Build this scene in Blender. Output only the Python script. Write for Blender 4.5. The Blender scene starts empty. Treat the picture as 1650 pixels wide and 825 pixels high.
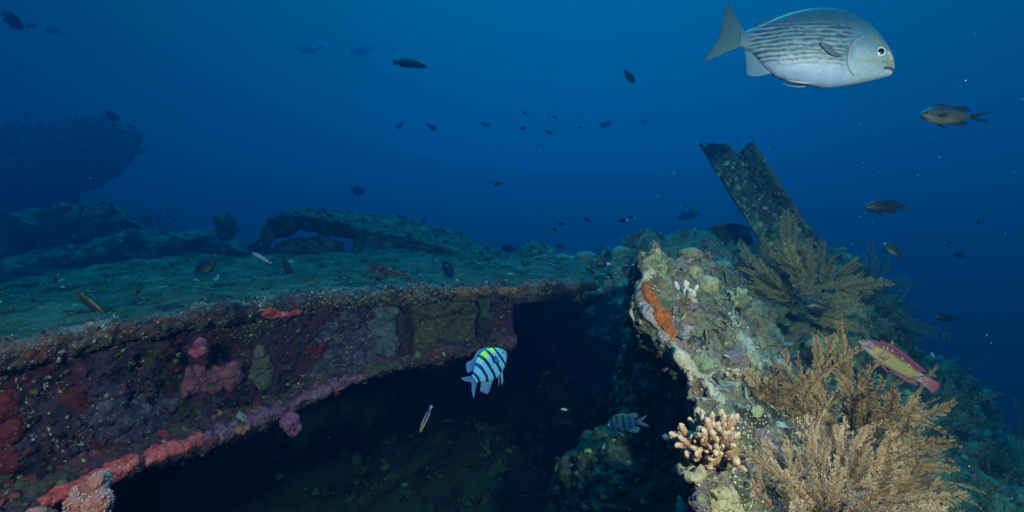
import bpy, math, random
import numpy as np
from mathutils import Vector, Matrix

S = bpy.context.scene
COL = S.collection
rng = np.random.default_rng(7)
random.seed(7)
R = math.radians

# ------------------------------------------------------------------ camera
F = 917.0                       # focal length in photo pixels (1650 wide)
PITCH = -R(4.5)
cam = bpy.data.cameras.new('camera')
cam.lens = 20.0
cam.sensor_width = 36.0
cam.clip_start = 0.02
cam.clip_end = 500
camo = bpy.data.objects.new('camera', cam)
COL.objects.link(camo)
camo.location = (0, 0, 0)
camo.rotation_euler = (R(90) + PITCH, 0, 0)
S.camera = camo
CR = np.array([1.0, 0, 0])
CF = np.array([0, math.cos(PITCH), math.sin(PITCH)])
CU = np.array([0, -math.sin(PITCH), math.cos(PITCH)])


def P(px, py, d):
    """world point seen at photo pixel (px, py) at d metres along the view axis"""
    return CR * ((px - 825) / F * d) + CU * ((412.5 - py) / F * d) + CF * d


def G(px, py, z):
    """view ray through a photo pixel cut with the level plane z"""
    v = P(px, py, 1.0)
    return v * (z / v[2])


# ------------------------------------------------------------------ world, sun, strobes, exposure
SUN_EL, SUN_AZ = R(48), R(8)      # ahead of the camera and a little to the right
S.view_settings.view_transform = 'Standard'
S.view_settings.look = 'None'
S.view_settings.exposure = 0.0
S.view_settings.gamma = 1.0
S.cycles.max_bounces = 5
S.cycles.diffuse_bounces = 2
S.cycles.glossy_bounces = 2
S.cycles.transparent_max_bounces = 8
S.cycles.volume_bounces = 0
S.cycles.use_denoising = True
S.cycles.sample_clamp_indirect = 4
S.cycles.sample_clamp_direct = 8

W = bpy.data.worlds.new('World')
S.world = W
W.use_nodes = True


def sun_vec():
    return Vector((math.sin(SUN_AZ) * math.cos(SUN_EL), math.cos(SUN_AZ) * math.cos(SUN_EL), math.sin(SUN_EL)))


def build_world():
    nt = W.node_tree
    nt.nodes.clear()
    L = nt.links.new
    out = nt.nodes.new('ShaderNodeOutputWorld')
    bg = nt.nodes.new('ShaderNodeBackground')
    bg.inputs[1].default_value = 0.1
    sky = nt.nodes.new('ShaderNodeTexSky')
    sky.sky_type = 'NISHITA'
    sky.sun_disc = False
    sky.sun_elevation = SUN_EL
    sky.sun_rotation = SUN_AZ
    # daylight filtered blue by the water column
    filt = nt.nodes.new('ShaderNodeVectorMath')
    filt.operation = 'MULTIPLY'
    filt.inputs[1].default_value = (0.0, 0.42, 0.75)
    L(sky.outputs[0], filt.inputs[0])
    tc = nt.nodes.new('ShaderNodeTexCoord')
    sep = nt.nodes.new('ShaderNodeSeparateXYZ')
    L(tc.outputs['Generated'], sep.inputs[0])
    up = nt.nodes.new('ShaderNodeMapRange')
    up.interpolation_type = 'SMOOTHSTEP'
    up.inputs['From Min'].default_value = 0.42
    up.inputs['From Max'].default_value = 1.0
    up.inputs['To Min'].default_value = 0.0
    up.inputs['To Max'].default_value = 7.5
    L(sep.outputs[2], up.inputs['Value'])
    sc = nt.nodes.new('ShaderNodeVectorMath')
    sc.operation = 'SCALE'
    L(filt.outputs[0], sc.inputs[0])
    L(up.outputs[0], sc.inputs['Scale'])
    # open water: brighter towards the lit surface, darker away from it and below
    dot = nt.nodes.new('ShaderNodeVectorMath')
    dot.operation = 'DOT_PRODUCT'
    L(tc.outputs['Generated'], dot.inputs[0])
    a = R(8)
    e = R(48)
    dot.inputs[1].default_value = (math.sin(a) * math.cos(e), math.cos(a) * math.cos(e), math.sin(e))
    ramp = nt.nodes.new('ShaderNodeValToRGB')
    cr = ramp.color_ramp
    cr.interpolation = 'B_SPLINE'
    stops = [(0.0, (0, .12, .40)), (0.30, (0, .16, .60)), (0.50, (0, .30, 1.1)), (0.66, (0, .55, 2.0)),
             (0.86, (.0, 1.0, 3.6)), (1.0, (.02, 1.5, 4.6))]
    cr.elements[0].position, cr.elements[0].color = stops[0][0], (*stops[0][1], 1)
    cr.elements[1].position, cr.elements[1].color = stops[-1][0], (*stops[-1][1], 1)
    for p, c in stops[1:-1]:
        el = cr.elements.new(p)
        el.color = (*c, 1)
    L(dot.outputs['Value'], ramp.inputs[0])
    add = nt.nodes.new('ShaderNodeVectorMath')
    add.operation = 'ADD'
    L(ramp.outputs[0], add.inputs[0])
    L(sc.outputs[0], add.inputs[1])
    L(add.outputs[0], bg.inputs[0])
    L(bg.outputs[0], out.inputs[0])


build_world()

sun = bpy.data.lights.new('sun', 'SUN')
sun.energy = 3.6
sun.angle = R(25)
sun.color = (0.01, 0.60, 0.88)
suno = bpy.data.objects.new('sun', sun)
COL.objects.link(suno)
suno.location = (0, 0, 30)
suno.rotation_euler = sun_vec().to_track_quat('Z', 'Y').to_euler()


def strobe(loc, aim, power, size=70, blend=0.9):
    """one of the photographer's two flash heads"""
    l = bpy.data.lights.new('strobe', 'SPOT')
    l.energy = power
    l.spot_size = R(size)
    l.spot_blend = blend
    l.shadow_soft_size = 0.06
    l.color = (1.0, 0.70, 0.55)
    o = bpy.data.objects.new('strobe', l)
    COL.objects.link(o)
    o.location = loc
    o.rotation_euler = (Vector(loc) - Vector(aim)).to_track_quat('Z', 'Y').to_euler()


strobe((0.72, -0.02, 0.36), P(1290, 580, 1.5), 275, 88)
strobe((-0.75, 0.0, 0.30), P(190, 670, 1.5), 155, 62)


# ------------------------------------------------------------------ helpers
def h3(ix, iy, iz):
    with np.errstate(over='ignore'):
        n = (ix.astype(np.int64) * 374761393 + iy.astype(np.int64) * 668265263 + iz.astype(np.int64) * 2147483647) & 0xffffffff
        n = ((n ^ (n >> 13)) * 1274126177) & 0xffffffff
        n = (n ^ (n >> 16)) & 0xffffffff
    return n.astype(np.float64) / 4294967295.0


def vnoise(p):
    i = np.floor(p)
    f = p - i
    f = f * f * f * (f * (f * 6 - 15) + 10)
    x, y, z = [i[..., k].astype(np.int64) for k in range(3)]
    fx, fy, fz = f[..., 0], f[..., 1], f[..., 2]
    r = 0
    for a in (0, 1):
        for b in (0, 1):
            for c in (0, 1):
                r = r + h3(x + a, y + b, z + c) * (fx if a else 1 - fx) * (fy if b else 1 - fy) * (fz if c else 1 - fz)
    return r * 2 - 1


def fbm(p, scale, octv=4, seed=0.0, gain=0.5):
    q = np.asarray(p) * scale + seed * 17.31 + 5.3
    r, a = 0, 1.0
    for k in range(octv):
        r = r + a * vnoise(q)
        q = q * 2.03 + 3.7
        a *= gain
    return r


def lump(p, scale, seed=0.0):
    """rounded, billowy noise"""
    return 1 - np.abs(fbm(p, scale, 2, seed)) * 1.6


def link(o, parent=None):
    COL.objects.link(o)
    if parent is not None:
        o.parent = parent
    return o


def tag(o, label=None, cat=None, group=None, kind=None):
    if label:
        o['label'] = label
    if cat:
        o['category'] = cat
    if group:
        o['group'] = group
    if kind:
        o['kind'] = kind
    return o


def empty(name, loc, label, cat, group=None):
    o = bpy.data.objects.new(name, None)
    o.empty_display_size = 0.02
    o.location = loc
    COL.objects.link(o)
    return tag(o, label, cat, group)


def mesh_np(name, V, faces, mat, parent=None, col=None, smooth=True, matidx=None, extra=None):
    """V (n,3); faces: list of int arrays (m,3) / (m,4) or one of them"""
    if not isinstance(faces, (list, tuple)):
        faces = [faces]
    me = bpy.data.meshes.new(name)
    V = np.asarray(V, dtype=np.float32)
    me.vertices.add(len(V))
    me.vertices.foreach_set('co', V.ravel())
    loops = np.concatenate([f.ravel() for f in faces]).astype(np.int32)
    tot = np.concatenate([np.full(len(f), f.shape[1]) for f in faces]).astype(np.int32)
    st = np.concatenate([[0], np.cumsum(tot)[:-1]]).astype(np.int32)
    me.loops.add(len(loops))
    me.loops.foreach_set('vertex_index', loops)
    me.polygons.add(len(tot))
    me.polygons.foreach_set('loop_start', st)
    me.polygons.foreach_set('loop_total', tot)
    me.polygons.foreach_set('use_smooth', np.full(len(tot), smooth))
    mats = mat if isinstance(mat, (list, tuple)) else [mat]
    for m in mats:
        me.materials.append(m)
    if matidx is not None:
        me.polygons.foreach_set('material_index', np.asarray(matidx, dtype=np.int32))
    me.update(calc_edges=True)
    if col is not None:
        a = me.color_attributes.new('Col', 'FLOAT_COLOR', 'POINT')
        c = np.ones((len(V), 4), dtype=np.float32)
        c[:, :3] = col
        a.data.foreach_set('color', c.ravel())
    me.validate()
    o = bpy.data.objects.new(name, me)
    return link(o, parent)


def place(o, parent_loc):
    """shift mesh data so it sits relative to the Empty at parent_loc"""
    me = o.data
    n = len(me.vertices)
    co = np.empty(n * 3, dtype=np.float32)
    me.vertices.foreach_get('co', co)
    co = co.reshape(-1, 3) - np.asarray(parent_loc, dtype=np.float32)
    me.vertices.foreach_set('co', co.ravel())
    me.update()
    return o


def cr1(c, t):
    """Catmull-Rom through rows of c at parameters t in [0, len-1]"""
    n = len(c)
    pad = np.concatenate([[2 * c[0] - c[1]], c, [2 * c[-1] - c[-2]]])
    i = np.clip(np.floor(t).astype(int), 0, n - 2)
    f = (t - i).reshape((-1,) + (1,) * (c.ndim - 1))
    p0, p1, p2, p3 = pad[i], pad[i + 1], pad[i + 2], pad[i + 3]
    return 0.5 * (2 * p1 + (p2 - p0) * f + (2 * p0 - 5 * p1 + 4 * p2 - p3) * f ** 2 + (3 * p1 - p0 - 3 * p2 + p3) * f ** 3)


def curve(pts, n):
    pts = np.asarray(pts, dtype=float)
    return cr1(pts, np.linspace(0, len(pts) - 1, n))


def grid_patch(ctrl, nu, nv):
    c = np.asarray(ctrl, dtype=float)
    a = cr1(c, np.linspace(0, c.shape[0] - 1, nv))
    b = cr1(np.swapaxes(a, 0, 1), np.linspace(0, c.shape[1] - 1, nu))
    return np.swapaxes(b, 0, 1)


def pp(rows):
    """rows of (px, py, d) to world control points"""
    return np.array([[P(*q) for q in r] for r in rows])


def normals(Gd):
    du = np.gradient(Gd, axis=1)
    dv = np.gradient(Gd, axis=0)
    n = np.cross(du, dv)
    n /= np.linalg.norm(n, axis=-1, keepdims=True) + 1e-12
    if np.sum(n * -Gd) < 0:
        n = -n
    return n


def qgrid(nv, nu, off=0, flip=False):
    i = np.arange(nv * nu).reshape(nv, nu) + off
    q = np.stack([i[:-1, :-1], i[:-1, 1:], i[1:, 1:], i[1:, :-1]], -1).reshape(-1, 4)
    return q[:, ::-1] if flip else q


def sheet(name, Gd, disp, thick, mat, parent=None, face=None, taper=0.0, thin=None):
    """a displaced slab: front surface from a grid, a back and a rim. disp(p, n) -> offset along normal.
    returns object, displaced front points, their normals"""
    nv, nu = Gd.shape[:2]
    n = normals(Gd)
    if face is not None and np.sum(n * np.asarray(face)) < 0:
        n = -n
    hd = disp(Gd, n)
    D = Gd + n * hd[..., None]
    u = np.linspace(0, 1, nu)
    v = np.linspace(0, 1, nv)
    e = np.minimum.outer(np.minimum(v, 1 - v) * 2, np.minimum(u, 1 - u) * 2)
    th = thick * (1 - taper + taper * np.clip(e * 3, 0, 1))
    sb = max(1, min(nu, nv) // 24)
    if thin is not None:
        th = th * thin
    hb = np.minimum(fbm(Gd, 8, 3, 4.4) * thick * 0.25 * (0 if thin is not None else 1) - th, hd - (.5 if thin is None else 1.0) * th)      # the back never shows through the front
    if thin is not None:
        hb = hd - th
    B = Gd + n * hb[..., None]
    m = nu * nv
    V = np.concatenate([D.reshape(-1, 3), B.reshape(-1, 3)])
    # orientation so that the front faces along n
    t = np.cross(Gd[nv // 2, nu // 2 + 1] - Gd[nv // 2, nu // 2], Gd[nv // 2 + 1, nu // 2] - Gd[nv // 2, nu // 2])
    fl = np.dot(t, n[nv // 2, nu // 2]) < 0
    fr = qgrid(nv, nu, 0, fl)
    bk = qgrid(nv, nu, m, not fl)
    I = np.arange(m).reshape(nv, nu)
    ring = np.concatenate([I[0, :], I[1:, -1], I[-1, -2::-1], I[-2:0:-1, 0]])
    K = 7
    A, Z = V[ring], V[ring + m]
    outw = A - Gd.mean((0, 1))
    nr = n.reshape(-1, 3)[ring]
    outw = outw - nr * np.sum(outw * nr, 1, keepdims=True)
    outw /= np.linalg.norm(outw, axis=1, keepdims=True) + 1e-9
    rows_ = [ring]
    for k in range(1, K):
        q = k / K
        Pm = A * (1 - q) + Z * q
        bul = math.sin(math.pi * q) * (.18 + .30 * fbm(Pm, min(3 / thick, 30), 4, 6.6)) * thick
        rows_.append(np.arange(len(ring)) + len(V))
        V = np.concatenate([V, Pm + outw * bul[:, None]])
    rows_.append(ring + m)
    rim = []
    for r0, r1 in zip(rows_[:-1], rows_[1:]):
        q = np.stack([r0, r1, np.roll(r1, -1), np.roll(r0, -1)], -1)
        rim.append(q[:, ::-1] if fl else q)
    rim = np.concatenate(rim)
    o = mesh_np(name, V, [fr, bk, rim], mat, parent)
    return o, D, normals(D) if face is None else np.where(np.sum(normals(D) * n, -1, keepdims=True) < 0, -normals(D), normals(D))


# ---- prototypes for small growth
def icos(sub):
    import bmesh
    bm = bmesh.new()
    bmesh.ops.create_icosphere(bm, subdivisions=sub, radius=1)
    V = np.array([v.co[:] for v in bm.verts])
    Fc = np.array([[v.index for v in f.verts] for f in bm.faces])
    bm.free()
    return V, Fc


ICO1, ICO2, ICO3 = icos(1), icos(2), icos(3)


def lump_proto(seed, flat=0.7, rough=0.35, base=ICO2):
    V, Fc = base
    V = V * (1 + rough * fbm(V, 1.6, 3, seed)[:, None])
    V = V * np.array([1, 1, flat])
    return V, Fc


def tuft_proto(seed, n=9, spread=0.7, r=0.10, nodes=3):
    """a little bunch of short tapering fingers"""
    g = np.random.default_rng(seed)
    Vs, Fs, off = [], [], 0
    for k in range(n):
        d = np.array([g.normal(0, spread), g.normal(0, spread), 1.0])
        d /= np.linalg.norm(d)
        L = g.uniform(0.7, 1.4)
        b = np.array([g.normal(0, .25), g.normal(0, .25), -0.2])
        pts = [b + d * L * s + np.array([0, 0, .15]) * s * s for s in np.linspace(0, 1, nodes + 1)]
        V, Fc = tube(np.array(pts), np.linspace(r, r * 0.45, nodes + 1) * g.uniform(.8, 1.4), 4, cap=True)
        Vs.append(V)
        Fs.append(Fc + off)
        off += len(V)
    return np.concatenate(Vs), np.concatenate(Fs)


def frames(pts):
    t = np.gradient(pts, axis=0)
    t /= np.linalg.norm(t, axis=1, keepdims=True) + 1e-12
    ref = np.array([0, 0, 1.0]) if abs(t[0, 2]) < 0.9 else np.array([1.0, 0, 0])
    a = np.cross(t, ref)
    a /= np.linalg.norm(a, axis=1, keepdims=True) + 1e-12
    b = np.cross(t, a)
    return t, a, b


def tube(pts, rad, k=6, cap=True):
    """triangulated tapering tube"""
    t, a, b = frames(pts)
    n = len(pts)
    th = np.linspace(0, 2 * np.pi, k, endpoint=False)
    V = pts[:, None, :] + np.asarray(rad).reshape(-1, 1, 1) * (np.cos(th)[None, :, None] * a[:, None, :] + np.sin(th)[None, :, None] * b[:, None, :])
    V = V.reshape(-1, 3)
    i = np.arange(n * k).reshape(n, k)
    j = np.roll(i, -1, axis=1)
    q = np.stack([i[:-1], j[:-1], j[1:], i[1:]], -1).reshape(-1, 4)
    T = np.concatenate([q[:, [0, 1, 2]], q[:, [0, 2, 3]]])
    if cap:
        V = np.concatenate([V, [pts[-1] + t[-1] * rad[-1] * 0.6], [pts[0]]])
        c, c0 = n * k, n * k + 1
        T = np.concatenate([T, np.stack([i[-1], j[-1], np.full(k, c)], -1), np.stack([j[0], i[0], np.full(k, c0)], -1)])
    return V, T


PROTO_LUMP = [lump_proto(s, f, r, ICO1) for s, f, r in ((1, .7, .5), (2, .5, .6), (3, .9, .5))]
PROTO_LUMP2 = [lump_proto(s, f, r, ICO2) for s, f, r in ((4, .7, .5), (5, .45, .6), (6, .8, .45))]
PROTO_TUFT = [tuft_proto(s) for s in (11, 12, 13)]
PROTO_HAIR = [tuft_proto(s, 12, 1.0, .045, 3) for s in (21, 22, 23)]


def growth(name, pts, nrm, size, cols, protos, mat, parent, kind='stuff', stretch=None, squash=None):
    """many small growths on a surface as one mesh of kind stuff"""
    Vs, Fs, Cs, off = [], [], [], 0
    n = len(pts)
    pid = rng.integers(0, len(protos), n)
    for k in range(n):
        V, Fc = protos[pid[k]]
        z = nrm[k]
        x = np.cross(z, rng.normal(0, 1, 3))
        x /= np.linalg.norm(x) + 1e-9
        y = np.cross(z, x)
        s = size[k]
        sx, sy, sz = s * rng.uniform(.7, 1.4), s * rng.uniform(.7, 1.4), s * rng.uniform(.6, 1.2)
        if squash is not None:
            sz *= squash
        Vs.append(pts[k] + V[:, :1] * x * sx + V[:, 1:2] * y * sy + V[:, 2:] * z * sz)
        Fs.append(Fc + off)
        off += len(V)
        Cs.append(np.tile(cols[k], (len(V), 1)))
    o = mesh_np(name, np.concatenate(Vs), np.concatenate(Fs), mat, parent, np.concatenate(Cs))
    if kind:
        o['kind'] = kind
    return o


def pick(D, N, n, weight=None):
    """random surface samples from a displaced grid"""
    m = D.shape[0] * D.shape[1]
    a = np.linalg.norm(np.cross(np.gradient(D, axis=0), np.gradient(D, axis=1)), axis=-1).ravel()
    if weight is not None:
        a = a * np.clip(weight.ravel(), 0, None)
    a /= a.sum()
    i = rng.choice(m, n, p=a)
    return D.reshape(-1, 3)[i] + rng.normal(0, .002, (n, 3)), N.reshape(-1, 3)[i], i


def palette(n, cols, w=None, jit=.15):
    cols = np.array(cols, dtype=float)
    i = rng.choice(len(cols), n, p=None if w is None else np.array(w) / np.sum(w))
    return np.clip(cols[i] * rng.uniform(1 - jit * 2, 1 + jit, (n, 1)) * rng.uniform(1 - jit, 1 + jit, (n, 3)), .004, .9)


# ------------------------------------------------------------------ materials
def new_mat(name):
    m = bpy.data.materials.new(name)
    m.use_nodes = True
    nt = m.node_tree
    b = nt.nodes['Principled BSDF']
    return m, nt, b, nt.links.new


def nnoise(nt, scale, detail=6, rough=.6, dist=0.0, vec=None):
    n = nt.nodes.new('ShaderNodeTexNoise')
    n.inputs['Scale'].default_value = scale
    n.inputs['Detail'].default_value = detail
    n.inputs['Roughness'].default_value = rough
    n.inputs['Distortion'].default_value = dist
    if vec is not None:
        nt.links.new(vec, n.inputs['Vector'])
    return n


def nramp(nt, fac, stops, interp='LINEAR'):
    r = nt.nodes.new('ShaderNodeValToRGB')
    cr = r.color_ramp
    cr.interpolation = interp
    stops = [(p, (c, c, c) if isinstance(c, (int, float)) else c) for p, c in stops]
    cr.elements[0].position, cr.elements[0].color = stops[0][0], (*stops[0][1], 1)
    cr.elements[1].position, cr.elements[1].color = stops[-1][0], (*stops[-1][1], 1)
    for p, c in stops[1:-1]:
        e = cr.elements.new(p)
        e.color = (*c, 1)
    nt.links.new(fac, r.inputs[0])
    return r.outputs[0]


def nmix(nt, fac, a, b, mode='MIX'):
    m = nt.nodes.new('ShaderNodeMix')
    m.data_type = 'RGBA'
    m.blend_type = mode
    for s, v in ((m.inputs[0], fac), (m.inputs[6], a), (m.inputs[7], b)):
        if isinstance(v, (int, float)):
            s.default_value = v
        elif isinstance(v, tuple):
            s.default_value = (*v, 1)
        else:
            nt.links.new(v, s)
    return m.outputs[2]


def nmath(nt, op, a, b=0.0):
    m = nt.nodes.new('ShaderNodeMath')
    m.operation = op
    for s, v in ((m.inputs[0], a), (m.inputs[1], b)):
        if isinstance(v, (int, float)):
            s.default_value = v
        else:
            nt.links.new(v, s)
    return m.outputs[0]


def nbump(nt, b, h, strength=.5, dist=.01):
    n = nt.nodes.new('ShaderNodeBump')
    n.inputs['Strength'].default_value = strength
    n.inputs['Distance'].default_value = dist
    nt.links.new(h, n.inputs['Height'])
    nt.links.new(n.outputs[0], b.inputs['Normal'])


def obj_vec(nt, stretch=(1, 1, 1)):
    t = nt.nodes.new('ShaderNodeTexCoord')
    m = nt.nodes.new('ShaderNodeMapping')
    m.inputs['Scale'].default_value = stretch
    nt.links.new(t.outputs['Object'], m.inputs['Vector'])
    return m.outputs[0]


def mat_encrusted(name, base, patches, specks, s=1.0, patch_amt=.5, speck_amt=.5, bump=.6, stretch=(1, 1, 1), bdist=.012):
    """surface overgrown with crusts: drifting base colours, hard-edged colonies, crumbs of pale polyps"""
    m, nt, b, L = new_mat(name)
    v = obj_vec(nt, stretch)
    n1 = nnoise(nt, 5 * s, 8, .65, .6, v)
    k = len(base)
    c = nramp(nt, n1.outputs[0], [(.32 + .36 * i / max(1, k - 1), col) for i, col in enumerate(base)])
    # colonies
    wob = nnoise(nt, 14 * s, 4, .6, 0, v)
    vadd = nt.nodes.new('ShaderNodeVectorMath')
    vadd.operation = 'MULTIPLY_ADD'
    L(wob.outputs['Color'], vadd.inputs[0])
    vadd.inputs[1].default_value = (.10 / s,) * 3
    L(v, vadd.inputs[2])
    vo = nt.nodes.new('ShaderNodeTexVoronoi')
    vo.inputs['Scale'].default_value = 11 * s
    L(vadd.outputs[0], vo.inputs['Vector'])
    sp = nt.nodes.new('ShaderNodeSeparateColor')
    L(vo.outputs['Color'], sp.inputs[0])
    kp = len(patches)
    pc = nramp(nt, sp.outputs[0], [(i / kp, col) for i, col in enumerate(patches)] + [(1.0, patches[-1])], 'CONSTANT')
    fine = nnoise(nt, 90 * s, 4, .7, 0, v)
    pc = nmix(nt, .75, pc, nramp(nt, fine.outputs[0], [(.3, .35), (.7, 1.0)]), 'MULTIPLY')
    n2 = nnoise(nt, 7 * s, 5, .6, .4, v)
    msk = nmath(nt, 'MULTIPLY', nramp(nt, sp.outputs[1], [(1 - patch_amt, 0.0), (1.001 - patch_amt + .02, 1.0)]),
                nramp(nt, n2.outputs[0], [(.42, 0.0), (.50, 1.0)]))
    c = nmix(nt, msk, c, pc)
    # crumbs
    v2 = nt.nodes.new('ShaderNodeTexVoronoi')
    v2.inputs['Scale'].default_value = 95 * s
    L(vadd.outputs[0], v2.inputs['Vector'])
    sp2 = nt.nodes.new('ShaderNodeSeparateColor')
    L(v2.outputs['Color'], sp2.inputs[0])
    dots = nramp(nt, v2.outputs['Distance'], [(.22, 1.0), (.40, 0.0)])
    n3 = nnoise(nt, 9 * s, 5, .65, .3, v)
    gate = nmath(nt, 'MULTIPLY', nramp(nt, n3.outputs[0], [(.60 - .2 * speck_amt, 0.0), (.72 - .2 * speck_amt, 1.0)]),
                 nramp(nt, sp2.outputs[1], [(.45, 0.0), (.55, 1.0)]))
    ks = len(specks)
    scol = nramp(nt, sp2.outputs[0], [(i / ks, col) for i, col in enumerate(specks)] + [(1.0, specks[-1])], 'CONSTANT')
    c = nmix(nt, nmath(nt, 'MULTIPLY', dots, gate), c, scol)
    c = nmix(nt, .6, c, nramp(nt, fine.outputs[0], [(.3, .45), (.65, 1.0)]), 'MULTIPLY')
    L(c, b.inputs['Base Color'])
    b.inputs['Roughness'].default_value = .85
    b.inputs['Specular IOR Level'].default_value = .2
    hgt = nmath(nt, 'ADD', nmath(nt, 'MULTIPLY', nnoise(nt, 38 * s, 7, .7, .3, v).outputs[0], 1.2),
                nmath(nt, 'ADD', nmath(nt, 'MULTIPLY', nmath(nt, 'MULTIPLY', dots, gate), .35), nmath(nt, 'MULTIPLY', msk, .15)))
    nbump(nt, b, hgt, bump, bdist)
    return m


def mat_attr(name, rough=.6, var=.35, vscale=60, bump=.3, bscale=120, spec=.3, bdist=.004, sss=0.0, met=0.0):
    """colour held per growth or per fish, with fine procedural variation"""
    m, nt, b, L = new_mat(name)
    a = nt.nodes.new('ShaderNodeAttribute')
    a.attribute_name = 'Col'
    v = obj_vec(nt)
    n = nnoise(nt, vscale, 5, .65, .2, v)
    c = nmix(nt, 1.0, a.outputs['Color'], nramp(nt, n.outputs[0], [(.3, 1 - var), (.7, 1 + 0.0)]), 'MULTIPLY')
    L(c, b.inputs['Base Color'])
    b.inputs['Roughness'].default_value = rough
    b.inputs['Specular IOR Level'].default_value = spec
    b.inputs['Metallic'].default_value = met
    if bump:
        nbump(nt, b, nnoise(nt, bscale, 5, .6, 0, v).outputs[0], bump, bdist)
    return m


M = {}
M['growth'] = mat_attr('encrusting_growth', .85, .5, 150, .5, 260, .15)
M['coral'] = mat_attr('coral_skin', .8, .3, 180, .5, 300, .2)
M['frond'] = mat_attr('hydroid_frond', .75, .3, 60, 0, 1, .15)
M['fish'] = mat_attr('fish_skin', .42, .15, 40, .08, 160, .45, .004)
M['eye'] = mat_attr('fish_eye', .12, .0, 10, 0, 1, .7)
M['deck'] = mat_encrusted('silted_deck', [(.02, .035, .025), (.045, .078, .055), (.075, .12, .085), (.10, .145, .10), (.15, .195, .145)],
                          [(.03, .05, .03), (.18, .24, .15), (.06, .09, .05)], [(.5, .55, .4), (.35, .4, .25)], .9, .4, .6, 1.0, (1, 1.0, 1), .03)
M['beam'] = mat_encrusted('overgrown_beam', [(.010, .008, .008), (.04, .018, .022), (.10, .025, .04), (.085, .04, .09), (.03, .028, .02), (.08, .055, .03)],
                          [(.12, .03, .05), (.04, .03, .05), (.10, .035, .02), (.09, .08, .04), (.025, .02, .02), (.11, .06, .14), (.16, .03, .03)],
                          [(.55, .55, .35), (.45, .42, .40), (.40, .45, .20)], 1.15, .55, .35, .8, (1, 1, 1), .014)
M['lip'] = mat_encrusted('overgrown_edge', [(.02, .015, .012), (.10, .06, .05), (.17, .11, .09), (.06, .05, .04), (.22, .18, .15)],
                         [(.20, .06, .05), (.25, .22, .18), (.10, .05, .07), (.04, .03, .03)], [(.6, .58, .42), (.5, .5, .45)], 1.4, .5, .7, .8)
M['flange'] = mat_encrusted('pink_crusted_flange', [(.04, .03, .025), (.09, .04, .05), (.13, .05, .07), (.07, .06, .04), (.12, .06, .10)],
                            [(.26, .07, .08), (.15, .06, .11), (.13, .12, .07), (.07, .04, .07)], [(.6, .6, .4), (.4, .42, .2)], 1.1, .5, .7, .8)
M['cave'] = mat_encrusted('overgrowth_and_shade', [(.012, .018, .014), (.04, .06, .035), (.07, .10, .055), (.03, .04, .03)],
                          [(.06, .07, .03), (.03, .03, .03), (.05, .04, .05)], [(.35, .38, .25), (.2, .25, .12)], .8, .4, .35, .8)  # low tones also carry painted shade on the plate side and beam recess
M['reef'] = mat_encrusted('reef_overgrowth', [(.03, .04, .025), (.11, .15, .08), (.17, .21, .13), (.07, .075, .06), (.24, .28, .19)],
                          [(.14, .19, .08), (.20, .17, .16), (.06, .06, .05), (.28, .32, .22), (.15, .09, .08)], [(.5, .55, .42), (.4, .4, .35)], .9, .5, .5, .9)
M['rock'] = mat_encrusted('encrusted_plate', [(.04, .035, .028), (.13, .12, .08), (.22, .21, .15), (.10, .08, .07), (.30, .29, .23), (.17, .15, .10)],
                          [(.34, .33, .27), (.14, .16, .06), (.30, .22, .25), (.06, .05, .045), (.24, .26, .18), (.45, .44, .40), (.18, .12, .08)],
                          [(.75, .74, .66), (.6, .5, .55), (.5, .55, .3), (.7, .7, .7)], 1.5, .6, .7, .9)
M['far'] = mat_encrusted('far_wreck', [(.03, .045, .03), (.10, .13, .075), (.18, .23, .13), (.06, .08, .055)],
                         [(.22, .28, .15), (.06, .07, .06), (.12, .15, .09)], [(.45, .5, .35), (.3, .35, .2)], .35, .4, .45, .9, (1, 1, 1), .05)
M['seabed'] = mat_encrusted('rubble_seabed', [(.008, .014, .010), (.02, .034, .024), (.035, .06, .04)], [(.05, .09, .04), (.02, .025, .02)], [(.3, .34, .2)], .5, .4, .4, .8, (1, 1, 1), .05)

# ================================================================== the setting
def disp_fn(*terms):
    """terms: (amplitude, scale, octaves, seed) fbm or ('l', amplitude, scale, seed) billows"""
    def f(p, n):
        r = 0
        for t in terms:
            if t[0] == 'l':
                r = r + t[1] * lump(p, t[2], t[3])
            else:
                r = r + t[0] * fbm(p, t[1], t[2], t[3])
        return r
    return f


def sm01(x, a, b):
    t = np.clip((x - a) / (b - a), 0, 1)
    return t * t * (3 - 2 * t)


# ---- sea bed: one sheet to the horizon, a rubble floor under the deck, deep water beyond
def seabed_z(x, y):
    d = np.hypot(x, y)
    z = -1.35 - 0.03 * y
    z = z - 5.5 / (1 + np.exp(-(y - 9.5) / 1.4)) * 0.8
    z = z - 4.0 / (1 + np.exp(-(x - 3.6 - .25 * y) / .7))
    z = z - np.clip(d - 15, 0, None) * .05
    # a heap of rubble inside the hollow
    z = z + 0.28 * np.exp(-((x - .25) ** 2 / .9 + (y - 2.9) ** 2 / .5))
    return z


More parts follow.
